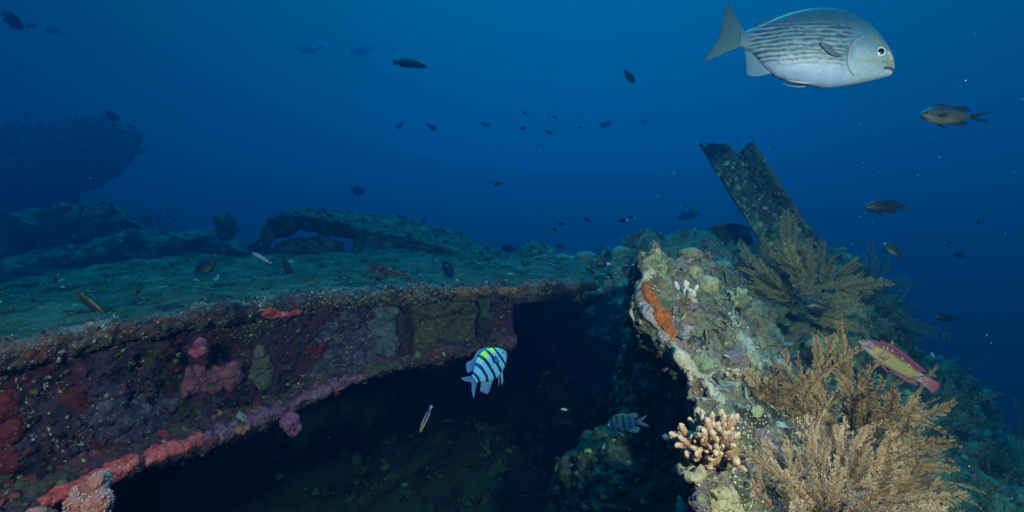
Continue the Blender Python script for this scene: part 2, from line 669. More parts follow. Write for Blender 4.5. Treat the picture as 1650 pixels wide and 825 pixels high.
def build_seabed():
    a = np.linspace(-1, 1, 300)
    xs = np.sign(a) * (np.abs(a) * 3 + 77 * np.abs(a) ** 5)
    b = np.linspace(0, 1, 300)
    ys = -6 + 16 * b + 110 * b ** 6
    X, Y = np.meshgrid(xs, ys)
    Z = seabed_z(X, Y)
    Pn = np.stack([X, Y, Z], -1)
    Z = Z + .10 * fbm(Pn, 1.1, 5, 2.0) + .05 * lump(Pn, 5, 3.1) + .03 * fbm(Pn, 9, 3, 8)
    V = np.stack([X, Y, Z], -1).reshape(-1, 3)
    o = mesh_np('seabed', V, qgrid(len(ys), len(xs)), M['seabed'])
    tag(o, kind='structure')
    G3 = V.reshape(len(ys), len(xs), 3)
    near = np.exp(-((X - .3) ** 2 / 1.6 + (Y - 2.6) ** 2 / 1.2))
    n = 1500
    pts, nn, _ = pick(G3, np.tile(np.array([0, 0, 1.0]), (len(ys), len(xs), 1)), n, near)
    growth('rubble_growth', pts, nn, rng.uniform(.006, .028, n) * rng.choice([1, 1, 2], n), palette(n, [(.02, .035, .02), (.05, .08, .045), (.08, .14, .06), (.13, .16, .12), (.02, .02, .02)], [4, 4, 2, 1, 3]),
           PROTO_LUMP + PROTO_TUFT, M['growth'], o)


build_seabed()


# ---- the reef slope behind the plate on the right
def build_reef():
    rows = [
        [(1180, 520, 4.4), (1260, 490, 4.4), (1330, 500, 4.4), (1390, 530, 4.4), (1440, 590, 4.4), (1475, 640, 4.6), (1560, 700, 4.9), (1620, 760, 5.2), (1720, 800, 5.6)],
        [(1190, 425, 3.3), (1260, 395, 3.3), (1330, 420, 3.3), (1390, 462, 3.3), (1432, 510, 3.3), (1470, 562, 3.5), (1550, 632, 3.8), (1620, 705, 4.2), (1720, 730, 4.6)],
        [(1180, 470, 2.65), (1250, 465, 2.65), (1320, 490, 2.65), (1390, 520, 2.65), (1440, 570, 2.75), (1490, 630, 2.9), (1560, 695, 3.1), (1630, 750, 3.4), (1720, 780, 3.6)],
        [(1190, 520, 2.25), (1270, 530, 2.2), (1340, 560, 2.15), (1400, 605, 2.15), (1450, 655, 2.2), (1510, 705, 2.3), (1570, 760, 2.5), (1650, 800, 2.7), (1750, 830, 2.9)],
        [(1220, 640, 1.95), (1300, 660, 1.9), (1370, 690, 1.85), (1430, 725, 1.85), (1490, 770, 1.9), (1540, 815, 2.0), (1600, 850, 2.1), (1680, 880, 2.2), (1780, 900, 2.3)],
        [(1250, 800, 1.65), (1330, 820, 1.6), (1400, 850, 1.55), (1460, 880, 1.55), (1520, 910, 1.6), (1580, 940, 1.65), (1650, 960, 1.7), (1720, 980, 1.8), (1820, 1000, 1.9)],
        [(1250, 1000, 1.5), (1330, 1020, 1.4), (1400, 1050, 1.35), (1460, 1080, 1.35), (1520, 1110, 1.4), (1580, 1140, 1.4), (1650, 1160, 1.5), (1720, 1180, 1.6), (1820, 1200, 1.7)],
    ]
    Gd = grid_patch(pp(rows), 300, 300)
    o, D, N = sheet('reef_slope', Gd, disp_fn((.10, 2.2, 5, 1.0), ('l', .05, 6, 2.0), (.03, 16, 4, 3.0)), .25, M['reef'])
    tag(o, kind='structure')
    n = 2600
    p, nn, _ = pick(D, N, n)
    c = palette(n, [(.13, .18, .09), (.28, .34, .22), (.08, .08, .06), (.16, .12, .11), (.42, .46, .36), (.07, .09, .05), (.16, .24, .11)], [4, 3, 4, 2, 1.5, 4, 3])
    growth('reef_growth', p, nn, rng.uniform(.006, .020, n) * rng.choice([1, 1, 1.6], n), c, PROTO_TUFT + PROTO_TUFT + PROTO_LUMP + PROTO_HAIR, M['growth'], o)
    return D, N


REEF_D, REEF_N = build_reef()


# ---- the overgrown wall closing the hollow under the deck on the right
def build_ridge():
    rows = [
        [(800, 445, 5.2), (860, 440, 5.0), (920, 440, 4.8), (985, 430, 4.6), (1040, 430, 4.4), (1100, 430, 4.3), (1180, 450, 4.3)],
        [(800, 430, 4.3), (860, 420, 4.1), (905, 424, 3.9), (975, 412, 3.7), (1030, 402, 3.5), (1090, 405, 3.4), (1170, 420, 3.3)],
        [(815, 452, 3.6), (880, 450, 3.35), (930, 452, 3.15), (985, 448, 3.0), (1040, 440, 2.85), (1100, 440, 2.8), (1170, 450, 2.7)],
        [(835, 500, 3.55), (890, 505, 3.3), (940, 505, 3.05), (990, 505, 2.85), (1035, 500, 2.7), (1080, 500, 2.6), (1150, 510, 2.5)],
        [(860, 560, 3.55), (910, 565, 3.3), (950, 570, 3.05), (995, 570, 2.8), (1030, 570, 2.6), (1070, 580, 2.5), (1130, 590, 2.4)],
        [(890, 640, 3.5), (930, 645, 3.25), (965, 650, 3.0), (1000, 650, 2.75), (1035, 650, 2.55), (1070, 660, 2.4), (1120, 670, 2.3)],
        [(900, 730, 3.4), (940, 735, 3.15), (975, 740, 2.9), (1010, 740, 2.65), (1045, 740, 2.45), (1080, 750, 2.3), (1130, 760, 2.2)],
        [(880, 850, 3.2), (930, 850, 3.0), (970, 850, 2.8), (1010, 850, 2.5), (1045, 850, 2.35), (1080, 850, 2.2), (1130, 850, 2.1)],
    ]
    Gd = grid_patch(pp(rows), 200, 260)
    o, D, N = sheet('reef_ridge', Gd, disp_fn((.09, 2.6, 5, 11.0), ('l', .06, 5, 12.0), (.03, 15, 4, 13.0)), .3, M['reef'])
    tag(o, kind='structure')
    n = 1500
    p, nn, _ = pick(D, N, n)
    c = palette(n, [(.15, .24, .15), (.32, .42, .28), (.08, .11, .08), (.5, .56, .44), (.16, .16, .13)], [4, 3, 3, 1.5, 2])
    growth('reef_growth', p, nn, rng.uniform(.008, .025, n) * rng.choice([1, 1, 1.5], n), c, PROTO_LUMP + PROTO_TUFT + PROTO_HAIR, M['growth'], o)
    return D, N


RIDGE_D, RIDGE_N = build_ridge()

# ================================================================== the wreck
DZ = -0.33
FPX = [(-60, 572), (0, 560), (200, 524), (400, 491), (550, 475), (640, 469), (750, 464), (860, 461), (960, 459)]
FRONT = np.array([[-2.5, .35, -.40], [-1.95, .85, -.385], P(-180, 592, 1.32), P(0, 560, 1.46), P(200, 524, 1.68)] + [list(G(a, b, DZ)) for a, b in FPX[3:]])
BACK = np.array([[-7, .5, DZ], [-6, 1.2, DZ], P(-300, 500, 1.9), P(-20, 466, 2.5), P(200, 428, 3.4), P(400, 412, 4.25), P(480, 416, 4.1), P(545, 418, 4.0), P(600, 410, 4.3), P(650, 394, 5.2),
                 P(740, 393, 5.4), P(820, 408, 4.5), P(930, 425, 3.7)])


def build_deck():
    root = empty('shipwreck_deck', FRONT[4], 'broad silt covered steel deck of the sunken ship, its edge girder crusted pink and purple', 'shipwreck')
    at = FRONT[4]
    nu, nv = 420, 220
    f, b = curve(FRONT, nu), curve(BACK, nu)
    v = np.linspace(0, 1, nv)[:, None, None] ** 2.1
    Gd = f[None] * (1 - v) + b[None] * v
    up = np.zeros_like(Gd)
    up[..., 2] = 1

    def dd(p, n):
        edge = np.clip(v[..., 0] * 30, 0, 1)
        far = np.clip(np.linalg.norm(p, axis=-1) / 4, .4, 2)
        return (.030 * fbm(p, 1.3, 4, 20) * far + .016 * lump(p * np.array([1, 1.6, 1]), 5, 21) * far + .010 * fbm(p, 18, 5, 22) * far) * (.35 + .65 * edge) + .006
    o, D, N = sheet('deck_plate', Gd, dd, .03, M['deck'], root, face=(0, 0, 1))
    place(o, at)
    n = 3000
    w = 1 / (1 + np.linalg.norm(D, axis=-1) ** 1.3)
    p, nn, _ = pick(D, N, n, w)
    dist = np.linalg.norm(p, axis=1)
    c = palette(n, [(.18, .25, .16), (.11, .16, .10), (.36, .42, .30), (.07, .10, .06), (.55, .58, .45)], [4, 4, 2, 1, 1])
    g = growth('silt_crumbs', p, nn, rng.uniform(.0012, .0035, n) * np.clip(dist, 1, 6) * rng.choice([.7, 1, 2.2], n, p=[.5, .42, .08]), c, PROTO_LUMP + PROTO_LUMP + PROTO_TUFT + PROTO_HAIR, M['growth'], root, squash=.55)
    place(g, at)
    n = 500
    p, nn, _ = pick(D, N, n, w)
    dist = np.linalg.norm(p, axis=1)
    g = growth('deck_tufts', p, nn, rng.uniform(.003, .011, n) * np.clip(dist, 1, 6), palette(n, [(.05, .08, .045), (.10, .16, .09), (.03, .045, .03), (.26, .32, .22)], [4, 4, 3, 1]), PROTO_HAIR + PROTO_TUFT, M['growth'], root, squash=.7)
    place(g, at)

    # girder under the edge: section swept along the edge curve
    nt_ = 620
    fc = curve(FRONT, nt_)
    s = np.linspace(0, len(FRONT) - 1, nt_)
    t = np.gradient(fc, axis=0)
    t[:, 2] = 0
    t /= np.linalg.norm(t, axis=1, keepdims=True)
    out = np.stack([t[:, 1], -t[:, 0], np.zeros(nt_)], 1)
    H = np.interp(s, [0, 1, 2, 3, 4, 5, 6, 7, 8, 9, 10], [.40, .40, .40, .40, .395, .40, .335, .29, .255, .225, .22])
    FL = np.interp(s, [0, 2, 4, 6, 7, 8, 10], [.11, .10, .085, .05, .04, .03, .02])

    def sweep(name, prof, nv_, disp, mat, i0=0, i1=nt_, thick=.03):
        ii = np.arange(i0, i1)
        q = curve(np.asarray(prof(ii)).transpose(1, 0, 2), nv_)      # (nv, n, 2)
        Gd = fc[None, ii] + out[None, ii] * q[..., :1] + np.array([0, 0, 1.0]) * q[..., 1:]
        o, D, N = sheet(name, Gd, disp, thick, mat, root, face=None)
        place(o, at)
        return o, D, N

    def pr(fn):
        def f(ii):
            return np.stack([np.array(fn(H[i], FL[i])) for i in ii])
        return f

    web, WD, WN = sweep('girder_web', pr(lambda h, fl: [(-.01, -.035), (-.02, -.10), (-.035, -.45 * h), (-.03, -.72 * h), (-.01, -h + .02), (.0, -h)]), 130,
                        disp_fn((.022, 4, 5, 31), ('l', .014, 9, 32), (.008, 32, 4, 33)), M['beam'], i1=540)
    lip, LD, LN = sweep('deck_edge', pr(lambda h, fl: [(-.03, .012), (.005, .014), (.028, 0), (.030, -.025), (.012, -.05), (-.02, -.062)]), 44,
                        disp_fn((.010, 8, 4, 34), ('l', .009, 16, 35), (.006, 45, 3, 36)), M['lip'], i1=600)
    flg, FD, FN = sweep('lower_flange', pr(lambda h, fl: [(-.03, -h + .035), (fl * .5, -h + .015), (fl, -h + .012), (fl + .012, -h - .008), (fl - .01, -h - .03), (-.03, -h - .035), (-.10, -h - .03)]), 60,
                        disp_fn((.012, 5, 4, 37), ('l', .010, 11, 38), (.007, 40, 3, 39)), M['flange'], i1=540)
    # stiffeners across the girder web
    for k, px in enumerate((652, 787)):
        g = G(px, 470, DZ)
        i = int(np.argmin(np.linalg.norm(fc - g, axis=1)))
        h = H[i]
        a = np.array([[.035, -.03], [.045, -.3 * h], [.04, -.7 * h], [.03, -h]])
        pts = fc[i] + out[i] * curve(a, 60)[:, :1] * .6 + np.array([0, 0, 1]) * curve(a, 60)[:, 1:]
        wid = np.linspace(-.022, .022, 14)
        Gd = pts[:, None] + t[i] * wid[None, :, None] + out[i] * (.012 * (1 - (wid / .022) ** 2))[None, :, None]
        o, _, _ = sheet('stiffener', Gd, disp_fn((.010, 14, 4, 40 + k), (.006, 45, 3, 42)), .05, M['cave'] if k else M['beam'], root)
        place(o, at)
    # encrusting growth
    n = 2600
    w = (fbm(WD, 6, 3, 50) > .05) * 1.0 + .25
    p, nn, _ = pick(WD, WN, n, w)
    c = palette(n, [(.05, .025, .03), (.10, .035, .045), (.09, .05, .11), (.14, .05, .03), (.12, .11, .06), (.42, .42, .26), (.02, .018, .015), (.15, .03, .04)], [4, 3, 3, 2, 3, 1.0, 4, 1.2])
    place(growth('encrusting_growth', p, nn, rng.uniform(.0025, .010, n), c, PROTO_LUMP + PROTO_TUFT, M['growth'], root), at)
    n = 2600
    w = sm01(fbm(WD, 8, 4, 52), .25, .5)
    p, nn, _ = pick(WD, WN, n, w + .008)
    c = palette(n, [(.55, .56, .34), (.42, .46, .20), (.50, .48, .44), (.6, .58, .5), (.3, .3, .34)], [4, 3, 2, 2, 1])
    place(growth('pale_crumbs', p, nn, rng.uniform(.0010, .0034, n) * rng.choice([1, 1, 1, 1.9], n), c, PROTO_LUMP + PROTO_TUFT, M['growth'], root), at)
    n = 1300
    w = sm01(fbm(LD, 6, 4, 53), .12, .4)
    p, nn, _ = pick(LD, LN, n, w + .02)
    c = palette(n, [(.55, .56, .38), (.5, .48, .42), (.62, .6, .52), (.4, .3, .34)], [4, 3, 3, 2])
    place(growth('pale_crumbs', p, nn, rng.uniform(.0012, .0040, n), c, PROTO_LUMP, M['growth'], root), at)
    n = 1700
    w = (fbm(LD, 7, 3, 51) > -.1) * 1.0 + .2
    p, nn, _ = pick(LD, LN, n, w)
    c = palette(n, [(.22, .15, .12), (.10, .06, .05), (.30, .12, .09), (.5, .5, .36), (.4, .36, .33), (.06, .05, .04), (.2, .1, .13)], [4, 4, 2, 1.5, 2, 3, 2])
    place(growth('edge_growth', p, nn, rng.uniform(.0025, .009, n), c, PROTO_LUMP + PROTO_TUFT + PROTO_HAIR, M['growth'], root), at)
    n = 1500
    p, nn, _ = pick(FD, FN, n)
    c = palette(n, [(.30, .07, .07), (.12, .05, .05), (.40, .10, .10), (.16, .08, .13), (.45, .45, .28), (.07, .06, .04), (.2, .2, .1)], [3, 3, 2, 3, 1.0, 3, 1.5])
    place(growth('flange_growth', p, nn, rng.uniform(.003, .011, n) * rng.choice([1, 1, 1, 2.2], n), c, PROTO_LUMP + PROTO_TUFT, M['growth'], root), at)
    return fc, out, t, H, WD, WN, FD, FN, LD, LN


BC, BO, BT, BH, WD, WN, FD, FN, LD, LN = build_deck()


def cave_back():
    """added dark wall shutting sun and bright water out of the hollow"""
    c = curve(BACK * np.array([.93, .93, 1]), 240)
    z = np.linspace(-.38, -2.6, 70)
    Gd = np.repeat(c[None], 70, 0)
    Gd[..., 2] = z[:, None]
    o, D, N = sheet('shade_wall', Gd, disp_fn((.06, 1.5, 5, 60), ('l', .03, 4, 61)), .12, M['cave'])  # added to keep the hollow dark
    tag(o, 'added dark wall blocking sun and bright water behind the hollow under the deck', 'added wall')
    V, Fc = tube(curve([P(540, 850, 2.25), P(600, 795, 2.5), P(665, 752, 2.75), P(722, 718, 3.0)], 160), np.full(160, .035), 24)
    V = V + .014 * fbm(V, 9, 4, 64)[:, None] + .006 * fbm(V, 40, 3, 65)[:, None]
    o = mesh_np('fallen_pipe', V, Fc, M['seabed'])
    tag(o, 'overgrown pipe lying slantwise on the floor of the hollow', 'pipe')


cave_back()


def far_pieces():
    # big broken hull piece standing high on the far left
    rows = [
        [(-340, 200, 13.89), (-160, 190, 13.37), (-10, 193, 13.04), (80, 202, 12.70), (150, 192, 12.35), (195, 186, 12.20)],
        [(-340, 240, 13.37), (-160, 230, 12.87), (-10, 232, 12.53), (80, 235, 12.20), (150, 228, 12.02), (198, 222, 11.84)],
        [(-340, 280, 12.87), (-160, 270, 12.53), (-10, 268, 12.20), (80, 266, 12.02), (140, 262, 11.84), (186, 258, 11.84)],
        [(-340, 320, 12.53), (-160, 310, 12.35), (-10, 305, 12.20), (70, 300, 12.02), (120, 294, 11.92), (166, 286, 11.92)],
        [(-340, 355, 12.53), (-160, 350, 12.35), (-40, 345, 12.20), (40, 332, 12.20), (90, 322, 12.02), (145, 306, 12.02)],
    ]
    Gd = grid_patch(pp(rows), 150, 100)
    o, D, N = sheet('hull_fragment', Gd, disp_fn((.10, 1.1, 5, 70), ('l', .08, 2.4, 71), (.05, 8, 4, 72)), .5, M['far'])
    tag(o, 'high broken hull piece fading into the blue at the far left, its right end ragged', 'hull fragment', 'far wreckage on the left')
    n = 420
    p, nn, _ = pick(D, N, n)
    g = growth('hull_growth', p, nn, rng.uniform(.03, .10, n), palette(n, [(.08, .10, .05), (.2, .24, .14), (.04, .04, .03)]), PROTO_LUMP + PROTO_TUFT, M['growth'], o)
    # dark piece below it
    rows = [
        [(-330, 352, 7.4), (-120, 350, 7.2), (0, 345, 7.1), (70, 342, 7.0), (140, 338, 6.9), (190, 338, 6.9)],
        [(-330, 380, 7.1), (-120, 378, 6.9), (0, 372, 6.8), (70, 362, 6.75), (140, 356, 6.7), (192, 352, 6.7)],
        [(-330, 420, 6.9), (-120, 414, 6.7), (0, 404, 6.6), (70, 392, 6.6), (140, 380, 6.6), (192, 372, 6.6)],
        [(-330, 470, 6.8), (-120, 452, 6.7), (0, 440, 6.6), (70, 424, 6.6), (140, 408, 6.6), (190, 396, 6.6)],
    ]
    Gd = grid_patch(pp(rows), 120, 60)
    o, D, N = sheet('wreck_debris', Gd, disp_fn((.10, 1.6, 5, 74), ('l', .08, 3.5, 75), (.04, 9, 4, 76)), .4, M['far'])
    tag(o, 'dark heap of wreckage lying under the high hull piece at the left edge', 'wreckage', 'far wreckage on the left')
    # low ledge running right from it
    rows = [
        [(-330, 440, 6.9), (-100, 428, 6.8), (20, 420, 6.7), (110, 402, 6.6), (200, 380, 6.5), (300, 374, 6.4), (352, 378, 6.4), (398, 398, 6.4)],
        [(-330, 455, 6.3), (-100, 440, 6.3), (20, 430, 6.2), (110, 412, 6.15), (200, 390, 6.1), (300, 385, 6.1), (355, 388, 6.1), (398, 402, 6.1)],
        [(-330, 480, 5.9), (-100, 462, 6.0), (20, 450, 6.0), (110, 436, 6.0), (200, 420, 6.0), (300, 404, 6.0), (360, 400, 6.0), (398, 406, 6.0)],
        [(-330, 520, 5.9), (-100, 495, 6.0), (20, 478, 6.0), (110, 462, 6.0), (200, 444, 6.0), (300, 424, 6.0), (360, 412, 6.0), (398, 410, 6.0)],
    ]
    Gd = grid_patch(pp(rows), 190, 60)
    o, D, N = sheet('wreck_ledge', Gd, disp_fn((.06, 2.2, 5, 77), ('l', .05, 4, 78), (.03, 11, 4, 79)), .4, M['far'])
    tag(o, 'low dark ledge of plating behind the left deck with a knob at its right end', 'wreck ledge', 'far wreckage on the left')
    kp = P(362, 366, 6.2)
    V, Fc = lump_proto(9, 1.0, .5, ICO3)
    V = V * np.array([.10, .10, .15]) + kp
    k = mesh_np('knob', V, Fc, M['far'], o)
    V, Fc = tube(curve([P(352, 392, 6.25), P(357, 380, 6.2), P(363, 366, 6.2)], 12), np.linspace(.07, .05, 12), 10)
    mesh_np('knob_stem', V + .01 * fbm(V, 14, 3, 3)[:, None], Fc, M['far'], k)


far_pieces()


def slab(name, top, wvec, thick, mat, parent, at, amp=.015, sc=6, nu=None, seed=0, n=110, nv=36):
    """a thick overgrown plate: path curve (k,3) swept by a width vector per point"""
    c = curve(top, n)
    w = curve(wvec, n) if np.ndim(wvec) == 2 else np.tile(wvec, (n, 1))
    v = np.linspace(-.5, .5, nv)
    Gd = c[None] + w[None] * v[:, None, None]
    o, D, N = sheet(name, Gd, disp_fn((amp, sc, 5, seed + 80), ('l', amp * .6, sc * 2.2, seed + 81), (amp * .4, sc * 5, 3, seed + 82)), thick, mat, parent)
    if at is not None:
        place(o, at)
    return o, D, N


def bent_frame():
    at = P(600, 400, 4.3)
    root = empty('bent_hull_frame', at, 'bent overgrown plate arching over a small square gap at the back of the deck', 'wreck frame')

    def shelf(name, path, depth, thick, mat, seed, amp, rise=.05, n=220, nv=50):
        c = curve(path, n)
        dp = curve(np.array(depth)[:, None], n)
        v = np.linspace(0, 1, nv)
        Gd = c[None] + np.array([.12, 1.0, rise])[None, None] * dp[None] * v[:, None, None]
        o, D, N = sheet(name, Gd, disp_fn((amp, 4, 5, seed), ('l', amp * .6, 9, seed + 1), (amp * .5, 22, 4, seed + 2)), thick, mat, root, face=(0, 0, 1))
        place(o, at)
        k = 240
        p_, nn, _ = pick(D, N, k)
        place(growth('frame_growth', p_, nn, rng.uniform(.008, .03, k), palette(k, [(.10, .14, .07), (.24, .30, .18), (.05, .06, .04)]), PROTO_LUMP + PROTO_TUFT, M['growth'], root), at)
    shelf('upper_plate', np.array([P(428, 374, 4.35), P(436, 354, 4.3), P(462, 348, 4.3), P(510, 354, 4.3), P(580, 366, 4.3), P(640, 382, 4.3), P(700, 398, 4.3), P(780, 418, 4.2)]),
          [.3, .4, .5, .7, .9, 1.0, .9, .5], .10, M['deck'], 81, .022, .07)
    shelf('lower_plate', np.array([P(428, 404, 4.3), P(450, 396, 4.25), P(490, 393, 4.2), P(530, 396, 4.15)]), [.2, .3, .3, .25], .085, M['far'], 84, .016)
    for a, b, r in (((517, 376), (526, 424), .040), ((582, 384), (572, 420), .045), ((604, 388), (592, 418), .07), ((628, 394), (618, 412), .06)):
        V, Fc = tube(curve([P(a[0], a[1], 4.32), P((a[0] + b[0]) / 2 + 2, (a[1] + b[1]) / 2, 4.3), P(b[0], b[1], 4.28)], 24), np.full(24, r), 12)
        place(mesh_np('post', V + .018 * fbm(V, 12, 4, 6)[:, None], Fc, M['far'], root), at)
    V, Fc = lump_proto(31, 1.15, .35, ICO3)
    place(mesh_np('hanging_knob', V * .055 + P(431, 379, 4.3), Fc, M['far'], root), at)
    # torn flap standing up at the girder
    a0 = P(640, 462, 2.5)
    flap = np.array([P(592, 442, 2.75), P(606, 440, 2.7), P(640, 452, 2.6), P(676, 466, 2.5), P(705, 474, 2.45)])
    w = np.array([(.03, .05, .06), (.03, .07, .07), (.03, .08, .07), (.02, .08, .05), (.02, .07, .03)])
    o, D, N = slab('torn_flap', flap, w, .03, M['lip'], None, None, .010, 12, seed=4, n=120, nv=40)
    tag(o, 'small torn strip of plate curling up from the girder edge at mid deck', 'torn plate')
    n = 220
    p, nn, _ = pick(D, N, n)
    growth('flap_growth', p, nn, rng.uniform(.003, .010, n), palette(n, [(.12, .09, .07), (.3, .26, .2), (.06, .05, .04), (.22, .12, .06)]), PROTO_LUMP + PROTO_TUFT, M['growth'], o)


bent_frame()


def tilted_beam():
    at = P(1260, 420, 3.1)
    root = empty('tilted_steel_beam', at, 'overgrown steel channel beam leaning up to the left above the reef, its top torn at a slant', 'steel beam')
    A0, A1 = P(1146, 224, 3.25), P(1290, 450, 2.95)          # axis of the left flange's middle
    ax = (A1 - A0) / np.linalg.norm(A1 - A0)
    L = np.linalg.norm(A1 - A0)
    side = np.cross(ax, CF)
    side /= np.linalg.norm(side)                              # across the beam, in the picture plane
    if side[0] < 0:
        side = -side
    dep = np.cross(side, ax)
    if dep[1] < 0:
        dep = -dep
    n = 200

    def strip(name, u0, u1, d0, d1, thick, mat, seed, s0=0.0, s1=1.0, slant=0.0, nv=46, amp=.011):
        """plate between section points (u0,d0)-(u1,d1), running along the axis"""
        v = np.linspace(0, 1, nv)
        Gd = np.zeros((nv, n, 3))
        for i, q in enumerate(v):
            u, d = u0 + (u1 - u0) * q, d0 + (d1 - d0) * q
            a = np.linspace(s0 * L + slant * q, s1 * L, n)
            Gd[i] = A0 + ax * a[:, None] + side * u + dep * d
        o, D, N = sheet(name, Gd, disp_fn((amp, 7, 5, seed), ('l', amp * .7, 15, seed + 1), (amp * .4, 40, 3, seed + 2)), thick, mat, root, face=-CF)
        place(o, at)
        return D, N
    D1, N1 = strip('left_flange', -.070, .055, .0, -.02, .03, M['reef'], 90, 0, 1, .08)
    D2, N2 = strip('web', .05, .135, .03, .12, .02, M['cave'], 93, .046, 1, .065)  # darkest material paints the shade of the channel's recess
    D3, N3 = strip('right_flange', .130, .162, .12, -.03, .022, M['reef'], 96, .118, 1, .02, 30)
    # cross plate half way down the channel
    c0 = A0 + ax * (L * .58)
    Gd = np.array([[c0 + side * u + dep * d + ax * (u * .3) for u in np.linspace(.04, .15, 50)] for d in np.linspace(-.03, .12, 40)])
    o, D, N = sheet('cross_plate', Gd, disp_fn((.012, 8, 4, 99), (.006, 30, 3, 100)), .03, M['reef'], root)
    place(o, at)
    # fill below the cross plate, the web is buried in growth there
    D4, N4 = strip('overgrown_web', .03, .145, -.015, .02, .03, M['reef'], 101, .60, 1, .03)
    for D, N, k, w in ((D1, N1, 420, None), (D3, N3, 160, None), (D4, N4, 200, None), (D2, N2, 120, None)):
        p, nn, _ = pick(D, N, k)
        c = palette(k, [(.15, .24, .12), (.32, .42, .25), (.07, .09, .06), (.55, .62, .45)], [4, 3, 2, 1.0])
        place(growth('beam_growth', p, nn, rng.uniform(.005, .018, k), c, PROTO_LUMP + PROTO_TUFT, M['growth'], root), at)
    # small upright plate left of its foot
    rows = [[(1140, 374, 3.7), (1160, 366, 3.65), (1185, 366, 3.6), (1206, 372, 3.6)],
            [(1150, 400, 3.65), (1168, 396, 3.6), (1192, 396, 3.55), (1216, 400, 3.55)],
            [(1160, 430, 3.6), (1178, 428, 3.55), (1200, 428, 3.5), (1226, 430, 3.5)],
            [(1170, 470, 3.5), (1185, 470, 3.5), (1210, 470, 3.45), (1240, 470, 3.45)]]
    Gd = grid_patch(pp(rows), 70, 80)
    o, D, N = sheet('upright_plate', Gd, disp_fn((.018, 5, 5, 105), ('l', .012, 11, 106), (.006, 30, 3, 107)), .16, M['cave'])
    tag(o, 'short upright plate stub with a pale crusted rim beside the leaning beam', 'steel plate')
    c = curve([P(1136, 375, 3.66), P(1160, 364, 3.62), P(1188, 364, 3.58), P(1208, 370, 3.58)], 40)
    V, Fc = tube(c, .014 + .006 * vnoise(c * 30), 10)
    mesh_np('rim', V + .006 * fbm(V, 30, 3, 8)[:, None], Fc, M['lip'], o)
    n = 120
    p, nn, _ = pick(D, N, n)
    growth('plate_growth', p, nn, rng.uniform(.006, .02, n), palette(n, [(.10, .14, .07), (.22, .28, .16), (.05, .06, .04)]), PROTO_LUMP + PROTO_TUFT, M['growth'], o)


tilted_beam()


